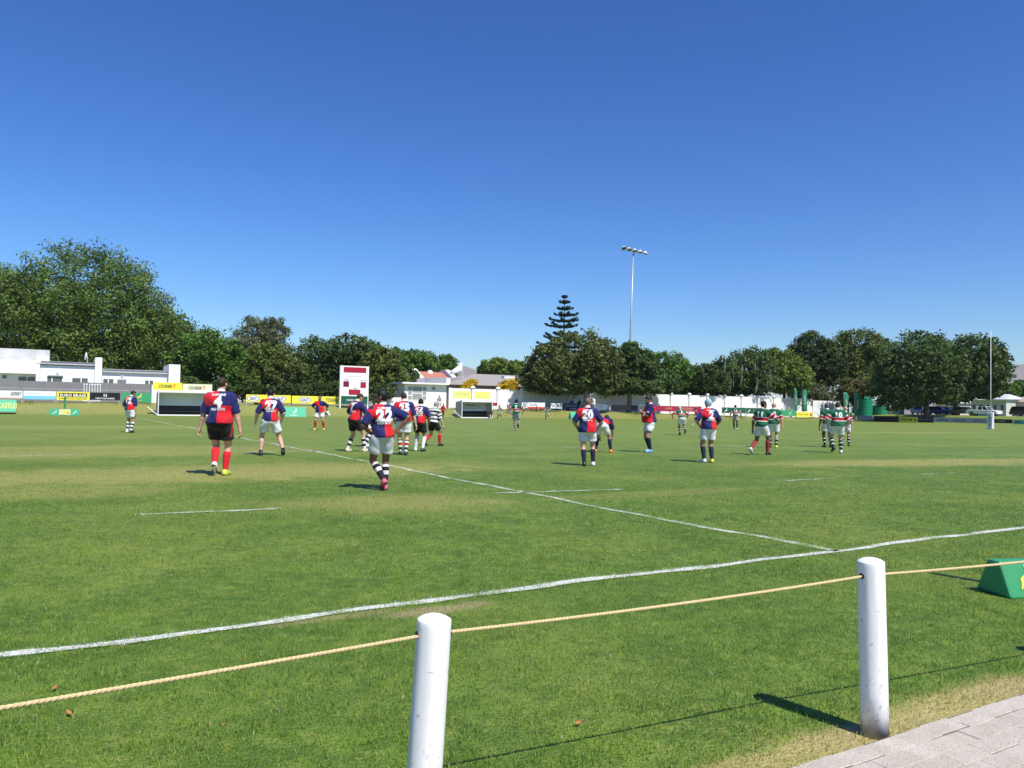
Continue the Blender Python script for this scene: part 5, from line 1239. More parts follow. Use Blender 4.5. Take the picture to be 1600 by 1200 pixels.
SKINS = {'pale': (.53, .31, .225), 'tan': (.40, .215, .135), 'brown': (.19, .092, .052), 'dark': (.075, .038, .024)}
def skin_mat(k):
    return mat('skin_' + k, SKINS[k], .5, .12, 9, .35)
NAVY = (.014, .016, .098); RED = (.62, .012, .022); GREEN = (.008, .105, .05)
def attr_mat(name, build, rough=.75):
    if name in MATS: return MATS[name]
    mt = bpy.data.materials.new(name); mt.use_nodes = True; nt = mt.node_tree; b = nt.nodes['Principled BSDF']
    c = build(nt)
    tc = N(nt, 'ShaderNodeTexCoord')
    nz = NOISE(nt, tc.outputs['Object'], 6, 3)
    c = MIXC(nt, MATH(nt, 'MULTIPLY', RAMP(nt, nz, .35, .8), .18), c, (.05, .05, .05))
    nt.links.new(c, b.inputs['Base Color']); b.inputs['Roughness'].default_value = rough; b.inputs['Specular IOR Level'].default_value = .18
    b.inputs['Sheen Weight'].default_value = .1
    wv = NOISE(nt, tc.outputs['Object'], 9, 2)
    bp = N(nt, 'ShaderNodeBump'); bp.inputs['Strength'].default_value = .55; bp.inputs['Distance'].default_value = .03
    nt.links.new(wv, bp.inputs['Height']); nt.links.new(bp.outputs[0], b.inputs['Normal'])
    MATS[name] = mt; return mt
def _att(nt, n): return N(nt, 'ShaderNodeAttribute', attribute_name=n).outputs['Fac']
def quarters(nt):
    jx, jy, jz, jm = [_att(nt, k) for k in ('jx', 'jy', 'jz', 'jm')]
    pr = MATH(nt, 'MULTIPLY', MATH(nt, 'MULTIPLY', jx, jy), MATH(nt, 'SUBTRACT', jz, .275))
    c = MIXC(nt, MATH(nt, 'GREATER_THAN', pr, 0), NAVY, RED)
    return MIXC(nt, MATH(nt, 'GREATER_THAN', jm, 0), c, NAVY)
def hoops(nt):
    jz, jm, jt = [_att(nt, k) for k in ('jz', 'jm', 'jt')]
    def band(v, lo, hi): return MATH(nt, 'MULTIPLY', MATH(nt, 'GREATER_THAN', v, lo), MATH(nt, 'LESS_THAN', v, hi))
    W = (.70, .70, .69); D = (.48, .014, .03)
    c = MIXC(nt, band(jz, .125, .265), GREEN, W); c = MIXC(nt, band(jz, .146, .244), c, D)
    s = MIXC(nt, band(jt, .42, 2), GREEN, W); s = MIXC(nt, band(jt, .52, .86), s, D)
    return MIXC(nt, MATH(nt, 'GREATER_THAN', jm, 0), c, s)
def barb(nt):
    jz, jm, jt = [_att(nt, k) for k in ('jz', 'jm', 'jt')]
    f = MATH(nt, 'GREATER_THAN', MATH(nt, 'SINE', MATH(nt, 'MULTIPLY', jz, 44)), -.1)
    g_ = MATH(nt, 'GREATER_THAN', MATH(nt, 'SINE', MATH(nt, 'MULTIPLY', jt, 16)), .0)
    W = (.74, .74, .73); K = (.015, .015, .017)
    return MIXC(nt, MATH(nt, 'GREATER_THAN', jm, 0), MIXC(nt, f, K, W), MIXC(nt, g_, K, W))
def plain(col): return lambda nt: MIXC(nt, 0.0, col, col)
def jersey_mat(k):
    if k == 'quarters': return attr_mat('jersey_quarters', quarters)
    if k == 'hoops': return attr_mat('jersey_hoops', hoops)
    if k == 'barb': return attr_mat('jersey_barb', barb)
    cols = {'red': (.55, .02, .03), 'grey': (.30, .30, .30), 'dark': (.03, .03, .04), 'white': (.6, .6, .6), 'blue': (.05, .08, .25)}
    return attr_mat('shirt_' + k, plain(cols[k]))
def sock_mat(k):
    cols = {'red': RED, 'navy': (.012, .014, .035), 'black': (.012, .012, .013), 'white': (.62, .62, .61), 'skin': None}
    if k in cols: return attr_mat('sock_' + k, plain(cols[k]))
    def f(nt):
        t = _att(nt, 'jt'); K = (.014, .014, .016); W = (.70, .70, .69)
        if k == 'bw': return MIXC(nt, MATH(nt, 'GREATER_THAN', MATH(nt, 'SINE', MATH(nt, 'MULTIPLY', MATH(nt, 'SUBTRACT', t, .15), 19.)), .05), K, W)
        if k == 'bwlow':
            s = MIXC(nt, MATH(nt, 'GREATER_THAN', MATH(nt, 'SINE', MATH(nt, 'MULTIPLY', MATH(nt, 'SUBTRACT', t, .12), 20.)), .0), K, W)
            return MIXC(nt, MATH(nt, 'GREATER_THAN', t, .62), s, K)
        if k == 'navytop': return MIXC(nt, MATH(nt, 'LESS_THAN', t, .13), (.012, .014, .035), (.6, .6, .55))
        if k == 'gbr':
            s = MIXC(nt, MATH(nt, 'GREATER_THAN', MATH(nt, 'SINE', MATH(nt, 'MULTIPLY', t, 22.)), .3), (.012, .03, .018), W)
            return MIXC(nt, MATH(nt, 'MULTIPLY', MATH(nt, 'GREATER_THAN', t, .42), MATH(nt, 'LESS_THAN', t, .55)), s, RED)
        if k == 'redgreen':
            return MIXC(nt, MATH(nt, 'GREATER_THAN', MATH(nt, 'SINE', MATH(nt, 'MULTIPLY', t, 60.)), .45), (.42, .03, .035), (.06, .035, .03))
        return MIXC(nt, MATH(nt, 'GREATER_THAN', MATH(nt, 'SINE', MATH(nt, 'MULTIPLY', t, 20.)), .72), (.012, .02, .018), W)
    return attr_mat('sock_' + k, f)
SHORTS = {'white': (.70, .70, .70), 'grey': (.60, .60, .60), 'black': (.011, .011, .013), 'silver': (.36, .36, .38), 'navy': (.013, .015, .04), 'red': (.45, .02, .03)}
BOOTS = {'black': (.015, .015, .016), 'white': (.62, .62, .62), 'yellow': (.62, .55, .04), 'pink': (.62, .10, .20), 'orange': (.70, .16, .02), 'blue': (.10, .32, .55), 'cream': (.56, .52, .38), 'lime': (.50, .58, .05)}
HAIRS = {'black': (.008, .007, .007), 'brown': (.035, .02, .012), 'grey': (.28, .26, .24), 'cap_blue': (.32, .44, .52), 'cap_grey': (.10, .11, .12), 'cap_black': (.012, .012, .014), 'cap_white': (.45, .50, .48), 'stubble': (.16, .10, .075), 'beard': (.05, .03, .022)}

TXT_CACHE = {}
def decal(s, bold, jersey_bvh, c, X, Z, D, w, h, mt, parent, name):
    """flat print laid on the cloth: every vertex is dropped along D onto the jersey"""
    if (s, bold) not in TXT_CACHE: TXT_CACHE[(s, bold)] = text_mesh(s, bold)
    V_, Fs = TXT_CACHE[(s, bold)]
    b = bmesh.new(); vs = [b.verts.new((v[0], v[1], 0)) for v in V_]
    for f in Fs:
        try: b.faces.new([vs[i] for i in f])
        except ValueError: pass
    ex = V_[:, 0].max() - V_[:, 0].min(); ez = V_[:, 1].max() - V_[:, 1].min()
    if w is None: w = h * ex / ez
    for v in b.verts: v.co.x *= w / ex; v.co.y *= h / ez
    bmesh.ops.triangulate(b, faces=b.faces[:])
    for _ in range(3):
        ed = [e for e in b.edges if e.calc_length() > .035]
        if not ed: break
        bmesh.ops.subdivide_edges(b, edges=ed, cuts=1); bmesh.ops.triangulate(b, faces=b.faces[:])
    for v in b.verts:
        p = Vector(c + X * v.co.x + Z * v.co.y)
        o_ = p - Vector(D) * .6
        hit = jersey_bvh.ray_cast(o_, Vector(D))
        v.co = (hit[0] - Vector(D) * .006) if hit[0] is not None else p - Vector(D) * .12
    me = bpy.data.meshes.new(name); b.to_mesh(me); b.free(); me.materials.append(mt)
    return link(bpy.data.objects.new(name, me), parent)

def person(px, py, H, yaw, label, jersey='quarters', num=None, skin='tan', hair='black', hairtype='short', shorts='white', socks='black', boots=('black', 'black'),
           girth=1.0, belly=0.0, lean=4, side=0, twist=0, feet=None, hands=None, elbow=None, head=(0, 0), hip=None, sock_top=.16, fine=True, sleeve=.95,
           group=None, footyaw=(8, 8), lift=(0, 0), kneehint=None, face=False, beard=None, base=None, words=True, hip_off=(0, 0), extra=None, hem_=-.04):
    """feet: ((x,y,z) left, right) ankles' ground points; hands: wrists (left, right) relative to the standing frame; local x right, y forward"""
    base = G(px, py) if base is None else base
    s = H / 1.8
    gb = .022 if fine else .036; gc = .0195 if fine else .031; gh = .0105 if fine else .017; gn = .0068 if fine else .0105
    feet = feet or ((-.13, .0, 0), (.13, .0, 0)); hip = hip or .955
    P = v3(hip_off[0], hip_off[1], hip)
    Rm = rot((0, 0, 1), -R(twist)) @ rot((1, 0, 0), -R(lean)) @ rot((0, 1, 0), R(side))
    Tx, Ty, Tz = Rm @ v3(1, 0, 0), Rm @ v3(0, 1, 0), Rm @ v3(0, 0, 1)
    Nk = P + Tz * .525
    S_ = [P + Tz * .420 + Tx * (sg * .182 * (.6 + .4 * girth)) for sg in (-1, 1)]
    Rh = rot((0, 0, 1), -R(head[0])) @ rot((1, 0, 0), -R(head[1]))
    Hx, Hy, Hz = Rh @ v3(1, 0, 0), Rh @ v3(0, 1, 0), Rh @ v3(0, 0, 1)
    Hc = Nk + (Tz * .4 + Hz * .6) * .062 + Hz * .082 + Hy * .022
    # arms
    hands = hands or ((-.27, .05, .78), (.27, .05, .78)); elbow = elbow or ((-.6, -.9, 0), (.6, -.9, 0))
    E_, W_ = [], []
    for i in range(2):
        e, w = ik(S_[i], v3(*hands[i]), .295, .265, v3(*elbow[i])); E_.append(e); W_.append(w)
    # legs
    Hp = [P + v3(sg * .088 * girth, 0, -.03) for sg in (-1, 1)]
    K_, A_ = [], []; Fd = []
    for i in range(2):
        fx, fy, fz = feet[i]; fw = R(footyaw[i]) * (-1, 1)[i]
        lf = R(lift[i]); fwd = v3(math.sin(fw) * math.cos(lf), math.cos(fw) * math.cos(lf), -math.sin(lf))
        up = nrm(np.cross(np.cross(fwd, v3(0, 0, 1)), fwd))
        toe = v3(fx, fy, fz + .02) + fwd * 0
        ank = v3(fx, fy, fz) + up * .085 + v3(0, 0, max(0, math.sin(lf)) * .16)
        kh = v3(*(kneehint[i] if kneehint else ((-.15, 1, 0), (.15, 1, 0))[i]))
        k, a = ik(Hp[i], ank, .445, .43, kh); K_.append(k); A_.append(a); Fd.append((fwd, up))
    chest = [(P + Tz * .33, (Tx, Ty, Tz), (.172 * girth, .118 * girth, .20)), (P + Tz * .13 + Ty * (.015 + belly * .5), (Tx, Ty, Tz), (.150 * girth + belly * .3, .118 * girth + belly, .18)),
             (P + Tz * .01, (Tx, Ty, Tz), (.160 * girth, .122 * girth, .125)), (P + Tz * .375 - Ty * .02, (Tx, Ty, Tz), (.165 * girth, .10, .11))]
    def torso(g, o):
        d = g.ell(*chest[0][:2], [r + o for r in chest[0][2]])
        for c in chest[1:]: d = smin(d, g.ell(*c[:2], [r + o for r in c[2]]), .05)
        for i in range(2): d = smin(d, g.cone(Nk - Tz * .055, S_[i] - Tz * .012, .070 + o, .054 * girth + o), .05)
        return d
    allp = np.array([P, Nk, Hc] + E_ + W_ + K_ + A_ + S_)
    lo = allp.min(0) - .22; hi = allp.max(0) + .22; lo[2] = min(A_[0][2], A_[1][2]) - .06
    # ---- body
    g = Grid(lo, hi, gb); d = torso(g, 0)
    d = smin(d, g.cone(Nk - Tz * .05, Hc - Hz * .05, .064, .056), .03)
    ag = .85 + .15 * girth
    for i in range(2):
        d = smin(d, g.cone(S_[i], E_[i], .060 * ag, .045 * ag), .03)
        mid = E_[i] * .68 + W_[i] * .32
        d = smin(d, g.cone(E_[i], mid, .045 * ag, .044 * ag), .02); d = smin(d, g.cone(mid, W_[i], .044 * ag, .028), .015)
        tm = Hp[i] * .55 + K_[i] * .45
        d = smin(d, g.cone(Hp[i], tm, .100 * ag, .085 * ag), .03); d = smin(d, g.cone(tm, K_[i], .085 * ag, .058 * ag), .02)
        sh = nrm(A_[i] - K_[i]); bk = nrm(np.cross(np.cross(sh, Fd[i][0]), sh)) * -1
        cm = K_[i] + (A_[i] - K_[i]) * .36 + bk * .018
        d = smin(d, g.cone(K_[i], cm, .054 * ag, .059 * ag), .02); d = smin(d, g.cone(cm, A_[i], .059 * ag, .036), .015)
    Vb, Qb = surfnet(d, g)
    parts_ = [(Vb, Qb)]
    # ---- head
    g = Grid(Hc - .17, Hc + .17, gh)
    hd = g.ell(Hc + Hz * .022 - Hy * .008, (Hx, Hy, Hz), (.077, .097, .098))
    hd = smin(hd, g.ell(Hc + Hy * .024 - Hz * .052, (Hx, Hy, Hz), (.060, .070, .072)), .03)
    hd = smin(hd, g.cone(Hc + Hy * .082 - Hz * .098 * 0 - Hz * .085, Hc + Hy * .070 - Hz * .082, .024, .03), .02)      # chin
    hd = smin(hd, g.cone(Hc + Hy * .088 + Hz * .012, Hc + Hy * .110 - Hz * .026, .009, .014), .012)                     # nose
    hd = smin(hd, g.cone(Hc + Hy * .085 + Hz * .026 - Hx * .035, Hc + Hy * .085 + Hz * .026 + Hx * .035, .012, .012), .02)  # brow
    for sg in (-1, 1):
        hd = smin(hd, g.ell(Hc + Hx * sg * .083 - Hy * .008 - Hz * .012, (Hx, Hy, Hz), (.011, .021, .032)), .008)
        hd = np.maximum(hd, -g.ell(Hc + Hx * sg * .033 + Hy * .100 + Hz * .006, (Hx, Hy, Hz), (.014, .014, .009)))
    hd = smin(hd, g.cone(Nk - Tz * .02, Hc - Hz * .06, .060, .055), .025)
    hd = np.maximum(hd, -g.plane(Hc - Hz * .155, Hz))
    parts_.append(surfnet(hd, g))
    # ---- hands
    for i in range(2):
        fdir = nrm(W_[i] - E_[i]); hd_ = nrm(fdir)
        sg = (-1, 1)[i]
        side_ = nrm(np.cross(hd_, v3(sg * 1.0, .15, .1)))            # thumb side roughly forward
        if side_ @ v3(0, 1, 0) < 0: side_ = -side_
        pn = nrm(np.cross(side_, hd_)); 
        if pn @ v3(-sg, 0, 0) < 0: pn = -pn                          # palm faces the body
        c = W_[i] + hd_ * .055
        g = Grid(c + hd_ * .03 - .125, c + hd_ * .03 + .125, gn)
        h_ = g.ell(c, (side_, pn, hd_), (.043, .018, .055)); h_ = smin(h_, g.cone(W_[i] - hd_ * .03, W_[i] + hd_ * .02, .028, .026), .015)
        rf = .0096 if fine else .0115
        for q in range(4):
            o_ = (1.5 - q) * .0205; L_ = (.078, .088, .082, .065)[q]
            k0 = c + side_ * o_ + hd_ * .045; cu = .35 + .12 * q
            d1 = nrm(hd_ * math.cos(cu) + pn * math.sin(cu)); k1 = k0 + d1 * L_ * .5
            d2 = nrm(hd_ * math.cos(cu * 2.3) + pn * math.sin(cu * 2.3)); k2 = k1 + d2 * L_ * .5
            h_ = smin(h_, g.cone(k0, k1, rf, rf * .93), .006); h_ = smin(h_, g.cone(k1, k2, rf * .93, rf * .8), .004)
        t0 = c + side_ * .034 - hd_ * .02; t1 = t0 + nrm(side_ * .75 + hd_ * .6 + pn * .3) * .042; t2 = t1 + nrm(side_ * .2 + hd_ * .9 + pn * .35) * .032
        h_ = smin(h_, g.cone(t0, t1, .013, .0115), .008); h_ = smin(h_, g.cone(t1, t2, .0112, .009), .004)
        parts_.append(surfnet(h_, g))
    Va = []; Qa = []; k = 0
    for v, q in parts_: Va.append(v); Qa.append(q + k); k += len(v)
    root = np_mesh('person', np.concatenate(Va), np.concatenate(Qa), skin_mat(skin), None, True)
    tag(root, label, 'person', group)
    root.location = base; root.rotation_euler = (0, 0, -R(yaw)); root.scale = (s, s, s)
    root.location.z += 0.0
    def fattr(o, name, vals):
        at = o.data.attributes.new(name, 'FLOAT', 'POINT'); at.data.foreach_set('value', np.asarray(vals, dtype=np.float32))
    def fold(g, a, f, axis_dirs):
        ph = (px * .37) % 6.28
        return a * (np.sin(g.Z * f + 3 * np.sin(g.X * 9 + ph) + ph) + .7 * np.sin(g.X * f * .8 + 2.5 * np.sin(g.Z * 8 + ph) + g.Y * 6))
    # ---- jersey
    hem = hem_
    g = Grid(np.minimum.reduce([P, Nk, *S_, *E_]) - .24, np.maximum.reduce([P, Nk, *S_, *E_]) + .24, gc)
    td = torso(g, .020)
    rr = (.168 * girth + belly * .25, .135 * girth + belly * .55)
    cc = P + Ty * belly * .25
    sk = g.ell(cc - Tz * .06, (Tx, Ty, Tz), (rr[0] + .028, rr[1] + .030, .28))
    td = smin(td, sk, .04)
    td = td + fold(g, .0075, 27, (Tz,))
    tdist = np.maximum(td, -g.plane(P + Tz * hem, Tz)); tdist = np.maximum(tdist, g.plane(Nk + Tz * .012, Tz))
    sl = None; tt = np.zeros_like(td)
    for i in range(2):
        ad = nrm(E_[i] - S_[i]); cut = S_[i] + ad * .295 * sleeve
        c_ = g.cone(S_[i] - ad * .02, S_[i] + ad * .27, .080 * ag, .079 * ag) + fold(g, .003, 40, (Tz,))
        c_ = np.maximum(c_, g.plane(cut, ad))
        tt = np.where(c_ < (sl if sl is not None else 9), g.plane(S_[i], ad) / (.295 * sleeve), tt)
        sl = c_ if sl is None else np.minimum(sl, c_)
    dj = smin(tdist, sl, .025)
    Vj, Qj = surfnet(dj, g)
    jo = np_mesh('jersey' if jersey in ('quarters', 'hoops', 'barb') else 'shirt', Vj, Qj, jersey_mat(jersey), root, True)
    rel = Vj - P
    fattr(jo, 'jx', rel @ Tx); fattr(jo, 'jy', rel @ Ty - .0); fattr(jo, 'jz', rel @ Tz)
    ii = np.clip(np.round((Vj - g.lo) / g.h).astype(int), 0, np.array(td.shape) - 1).T
    def samp(F_):
        q = (Vj - g.lo) / g.h; i0 = np.clip(np.floor(q).astype(int), 0, np.array(F_.shape) - 2); f = q - i0; out = 0
        for a in (0, 1):
            for b in (0, 1):
                for c in (0, 1):
                    w = (f[:, 0] if a else 1 - f[:, 0]) * (f[:, 1] if b else 1 - f[:, 1]) * (f[:, 2] if c else 1 - f[:, 2])
                    out = out + w * F_[i0[:, 0] + a, i0[:, 1] + b, i0[:, 2] + c]
        return out
    fattr(jo, 'jm', samp(td - sl) - .012); fattr(jo, 'jt', samp(tt))
    # collar
    if jersey in ('quarters', 'hoops', 'barb'):
        g = Grid(Nk - .13, Nk + .13, .014 if fine else .021)
        nd = nrm(Hc - Nk); cl = g.cone(Nk - nd * .06, Nk + nd * .06, .078, .070)
        cl = np.maximum(cl, g.plane(Nk + nd * .028, nrm(nd + Ty * .35))); cl = np.maximum(cl, -g.plane(Nk - nd * .035, nrm(nd + Ty * .3)))
        Vc, Qc = surfnet(cl, g); np_mesh('collar', Vc, Qc, mat('collar_white', (.72, .71, .69), .75, .06), jo, True)
    # numbers and words on the back
    if num is not None or jersey == 'quarters':
        me = jo.data; bv = BVHTree.FromPolygons([Vector(v) for v in Vj], [list(map(int, q)) for q in Qj])
        Mw = mat('print_jersey', (.78, .78, .78), .7, .05)
        if num is not None:
            hh = .215 if jersey == 'quarters' else .19
            decal(num, .06, bv, P + Tz * (.345 if jersey == 'quarters' else .335), Tx, Tz, Ty, None, hh, Mw, jo, 'number')
            if words and jersey == 'quarters':
                decal('OUMANNE', .03, bv, P + Tz * .470, Tx, Tz, Ty, .24, .042, Mw, jo, 'lettering')
                decal('OLD BOYS', .03, bv, P + Tz * .212, Tx, Tz, Ty, .24, .046, Mw, jo, 'lettering')
        if fine and jersey == 'quarters':
            for i in (0, 1):
                o3 = S_[i] + nrm(E_[i] - S_[i]) * .21; X3 = nrm(np.cross(nrm(E_[i] - S_[i]), nrm(o3 - P)))
                Z3 = nrm(S_[i] - E_[i]); D3 = -nrm(np.cross(X3, Z3)) ; 
                if D3 @ (P + Tz * .3 - o3) < 0: D3 = -D3
                q = [o3 + X3 * a * .028 + Z3 * b * .013 for a, b in ((-1, -1), (1, -1), (1, 1), (-1, 1))]
                pp = []
                for c in q:
                    hit = bv.ray_cast(Vector(c - D3 * .3), Vector(D3)); pp.append(hit[0] - Vector(D3) * .005 if hit[0] else Vector(c - D3 * .09))
                mesh_obj('sleeve_badge', pp, [(0, 1, 2, 3)], Mw, jo)
    # ---- shorts
    mids = [Hp[i] + (K_[i] - Hp[i]) * .66 for i in range(2)]
    g = Grid(np.minimum.reduce([P, *mids]) - .2, np.maximum.reduce([P, *mids]) + .2, gc)
    sd = g.ell(P + Tz * .0, (Tx, Ty, Tz), (.185 * girth, .145 * girth + belly * .3, .16))
    for i in range(2):
        td_ = nrm(K_[i] - Hp[i])
        c_ = g.cone(Hp[i], mids[i], .118 * ag, .112 * ag); c_ = np.maximum(c_, g.plane(mids[i], td_)); sd = smin(sd, c_, .03)
    sd = sd + fold(g, .0045, 34, (Tz,)); sd = np.maximum(sd, g.plane(P + Tz * (hem + .05), Tz))
    Vs, Qs = surfnet(sd, g)
    so = np_mesh('shorts', Vs, Qs, attr_mat('shorts_' + shorts, plain(SHORTS[shorts])), root, True)
    if extra == 'panels':
        bv = BVHTree.FromPolygons([Vector(v) for v in Vs], [list(map(int, q)) for q in Qs])
        for i, sg in enumerate((-1, 1)):
            vv = []; ff = []
            for r_ in range(8):
                for c_ in range(4):
                    z_ = .0 - r_ * .034; D = nrm(-Tx * sg * 1 + Ty * (.30 - c_ * .13) * 1.0)
                    o_ = Hp[i] + v3(0, 0, z_) - D * .5
                    hit = bv.ray_cast(Vector(o_), Vector(D)); vv.append(hit[0] - Vector(D) * .004 if hit[0] else Vector(o_ + D * .38))
            for r_ in range(7):
                for c_ in range(3): ff.append((r_ * 4 + c_, r_ * 4 + c_ + 1, r_ * 4 + 5 + c_, r_ * 4 + 4 + c_))
            mesh_obj('side_panel', vv, ff, mat('shorts_red_panel', (.42, .03, .05), .7, .5, 30), so)
    if extra == 'patch':
        bv = BVHTree.FromPolygons([Vector(v) for v in Vs], [list(map(int, q)) for q in Qs])
        q = [P + v3(a, 0, b) for a, b in ((.02, -.115), (.12, -.105), (.12, -.06), (.02, -.07))]
        pp = [bv.ray_cast(Vector(c - Ty * .5), Vector(Ty))[0] or Vector(c - Ty * .14) for c in q]
        mesh_obj('patch', [p_ - Vector(Ty) * .005 for p_ in pp], [(0, 1, 2, 3)], mat('patch_orange', (.6, .3, .04), .7, .4, 40), so)
    # ---- socks and boots
    sk_ = socks if isinstance(socks, (list, tuple)) else (socks, socks)
    for i in range(2):
        sh = A_[i] - K_[i]; bk = nrm(np.cross(np.cross(nrm(sh), Fd[i][0]), nrm(sh))) * -1
        g = Grid(np.minimum(K_[i], A_[i]) - .10, np.maximum(K_[i], A_[i]) + .10, gc * .8)
        cm = K_[i] + sh * .36 + bk * .018
        c_ = np.minimum(g.cone(K_[i], cm, .054 * ag + .009, .059 * ag + .008), g.cone(cm, A_[i], .059 * ag + .008, .036 + .009))
        tpar = g.plane(K_[i], sh / (sh @ sh))
        st = sock_top if not isinstance(sock_top, (list, tuple)) else sock_top[i]
        c_ = np.maximum(c_, (st - tpar) * .43)
        Vk, Qk = surfnet(c_, g)
        if len(Vk):
            ko = np_mesh('sock', Vk, Qk, sock_mat(sk_[i]), root, True); fattr(ko, 'jt', (Vk - K_[i]) @ (sh / (sh @ sh)))
        fw, up = Fd[i]; sx_ = np.cross(fw, up)
        heel = A_[i] - up * .045 - fw * .035; toe = A_[i] - up * .058 + fw * .155
        g = Grid(np.minimum(heel, toe) - .09, np.maximum(heel, toe) + .11, .0145 if fine else .021)
        b_ = smin(g.cone(heel, toe, .046, .040), g.cone(A_[i] - up * .06, A_[i] + up * .01, .05, .046), .03)
        b_ = smin(b_, g.cone(A_[i] - up * .01 + fw * .02, A_[i] - up * .05 + fw * .11, .042, .036), .02)
        b_ = np.maximum(b_, -g.plane(A_[i] - up * .085, up))
        b_ = np.maximum(b_, g.plane(A_[i] + up * .03, up))
        Vt, Qt = surfnet(b_, g)
        bt = np_mesh('boot', Vt, Qt, mat('boot_' + boots[i], BOOTS[boots[i]], .4, .25, 25, .45), root, True)
        if fine:
            so_ = MB(); cpt = A_[i] - up * .083
            pts_ = [cpt + fw * a + sx_ * b for a, b in ((-.075, -.032), (-.09, 0), (-.075, .032), (.03, .036), (.12, .046), (.17, .036), (.198, 0), (.17, -.036), (.12, -.046), (.03, -.036))]
            so_.prism([Vector(q) for q in pts_], Vector(up * .012)); so_.build('sole', mat('boot_sole', (.03, .03, .03), .6), bt)
    # ---- hair or cap
    if hairtype != 'bald':
        g = Grid(Hc - .18, Hc + .18, gh)
        th = {'short': .007, 'thick': .013, 'scrum': .017, 'cap': .013, 'buzz': .004, 'ring': .005}[hairtype]
        c_ = g.ell(Hc + Hz * .024 - Hy * .010, (Hx, Hy, Hz), (.077 + th, .098 + th, .098 + th))
        if hairtype == 'scrum':
            c_ = smin(c_, g.ell(Hc - Hz * .03 - Hy * .01, (Hx, Hy, Hz), (.088, .085, .085)), .02)
            c_ = c_ + .004 * np.sin(g.X * 130) * np.sin(g.Y * 130) * np.sin(g.Z * 120)
            c_ = np.maximum(c_, g.plane(Hc + Hy * .045, Hy)); c_ = np.maximum(c_, -g.plane(Hc - Hz * .085, Hz))
        elif hairtype == 'cap':
            c_ = np.maximum(c_, -g.plane(Hc + Hz * .012, Hz)); c_ = np.maximum(c_, -g.plane(Hc + Hz * .012, Hz))
        elif hairtype == 'ring':
            c_ = np.maximum(c_, -g.plane(Hc - Hz * .05, nrm(Hz * 1 - Hy * .5))); c_ = np.maximum(c_, g.plane(Hc + Hz * .06, nrm(Hz + Hy * .7)))
        else:
            c_ = c_ + .0025 * np.sin(g.X * 190 + 2 * np.sin(g.Z * 70)) * np.sin(g.Z * 150 + g.Y * 90)
            c_ = np.maximum(c_, -g.plane(Hc + Hz * .072 + Hy * .075, nrm(Hz * 1.0 - Hy * 1.35)))
            c_ = np.maximum(c_, -g.plane(Hc - Hz * .068, Hz))
        Vh, Qh = surfnet(c_, g)
        if len(Vh):
            np_mesh({'scrum': 'scrum_cap', 'cap': 'cap'}.get(hairtype, 'hair'), Vh, Qh, mat('hair_' + hair, HAIRS[hair], .6 if hairtype != 'scrum' else .8, .35, 60, .3), root, True)
    if beard:
        g = Grid(Hc - .17, Hc + .17, gh)
        c_ = smin(g.ell(Hc + Hy * .024 - Hz * .055, (Hx, Hy, Hz), (.065, .076, .077)), g.cone(Hc + Hy * .082 - Hz * .085, Hc + Hy * .070 - Hz * .082, .029, .034), .02)
        c_ = np.maximum(c_, g.plane(Hc - Hz * .052, nrm(Hz - Hy * .10))); c_ = np.maximum(c_, -g.plane(Hc - Hy * .0, Hy))
        Vh, Qh = surfnet(c_, g); np_mesh('beard', Vh, Qh, mat('hair_' + beard, HAIRS[beard], .7, .35, 60), root, True)
    if face:
        Me = mat('eye_dark', (.02, .012, .01), .25, .1); Ml = mat('lips', tuple(c * .55 for c in SKINS[skin]), .5, .1)
        for sg in (-1, 1):
            e = MB(); c = Hc + Hx * sg * .033 + Hy * .086 + Hz * .006
            e.lathe((0, 0, 0), [(.001, -.011), (.008, -.008), (.012, 0), (.008, .008), (.001, .011)], 10)
            eo = e.build('eye', Me, root, True); eo.location = c; eo.scale = (1.1, 1, .7)
        l_ = MB().tube([Hc + Hx * a + Hy * (.094 - abs(a) * .35) - Hz * .055 for a in (-.024, -.012, 0, .012, .024)], [.002, .005, .006, .005, .002], 6)
        l_.build('lips', Ml, root, True)
    return root
# ------------------------------------------------------------------ the players
def hgt(py, hy, px, f=1.0):
    return min(1.98, max(1.62, (py - hy) * G(px, py).y / F_PX / f))
PLAYERS = 'rugby players in red and navy quartered jerseys'; GREENS = 'rugby players in green jerseys with a red hoop'
HIPS = ((-.19, -.06, 1.03), (.19, -.06, 1.03))           # hands on hips (wrists)
HIPE = ((-1, -.5, 0), (1, -.5, 0))
person(341, 743, hgt(745, 583, 341), -4, 'heavy player number 4 in black shorts and red socks, walking away', num='4', skin='pale', hair='brown', hairtype='buzz', shorts='black', socks='red',
       boots=('white', 'lime'), girth=1.22, belly=.04, lean=3, feet=((-.03, -.16, .05), (.10, .06, 0)), lift=(38, 0), hands=((-.36, .06, .83), (.34, .04, .83)), elbow=((-1, -.7, 0), (1, -.7, 0)),
       head=(12, 6), extra='panels', sock_top=.22, group=PLAYERS, face=True)
person(421, 712, hgt(713, 600, 421), -24, 'player number 27 in white shorts with bare legs, striding left', num='27', skin='pale', hair='black', hairtype='short', shorts='white', socks='black',
       boots=('black', 'black'), girth=1.05, lean=5, feet=((-.20, .10, 0), (.30, -.22, .02)), lift=(0, 18), hands=((-.34, .16, .82), (.27, .10, .86)), sock_top=.88, hip=.90, extra='patch', head=(-6, 18), group=PLAYERS)
person(202, 676, hgt(677, 607, 202), 10, 'player number 12 in white shorts with head bowed, far left', num='12', skin='tan', hair='black', hairtype='short', shorts='white', socks='bw', boots=('white', 'black'),
       girth=1.08, lean=6, feet=((-.12, .02, 0), (.14, -.10, 0)), hands=((-.24, .22, .95), (.25, .02, .78)), head=(22, 28), fine=False, group=PLAYERS)
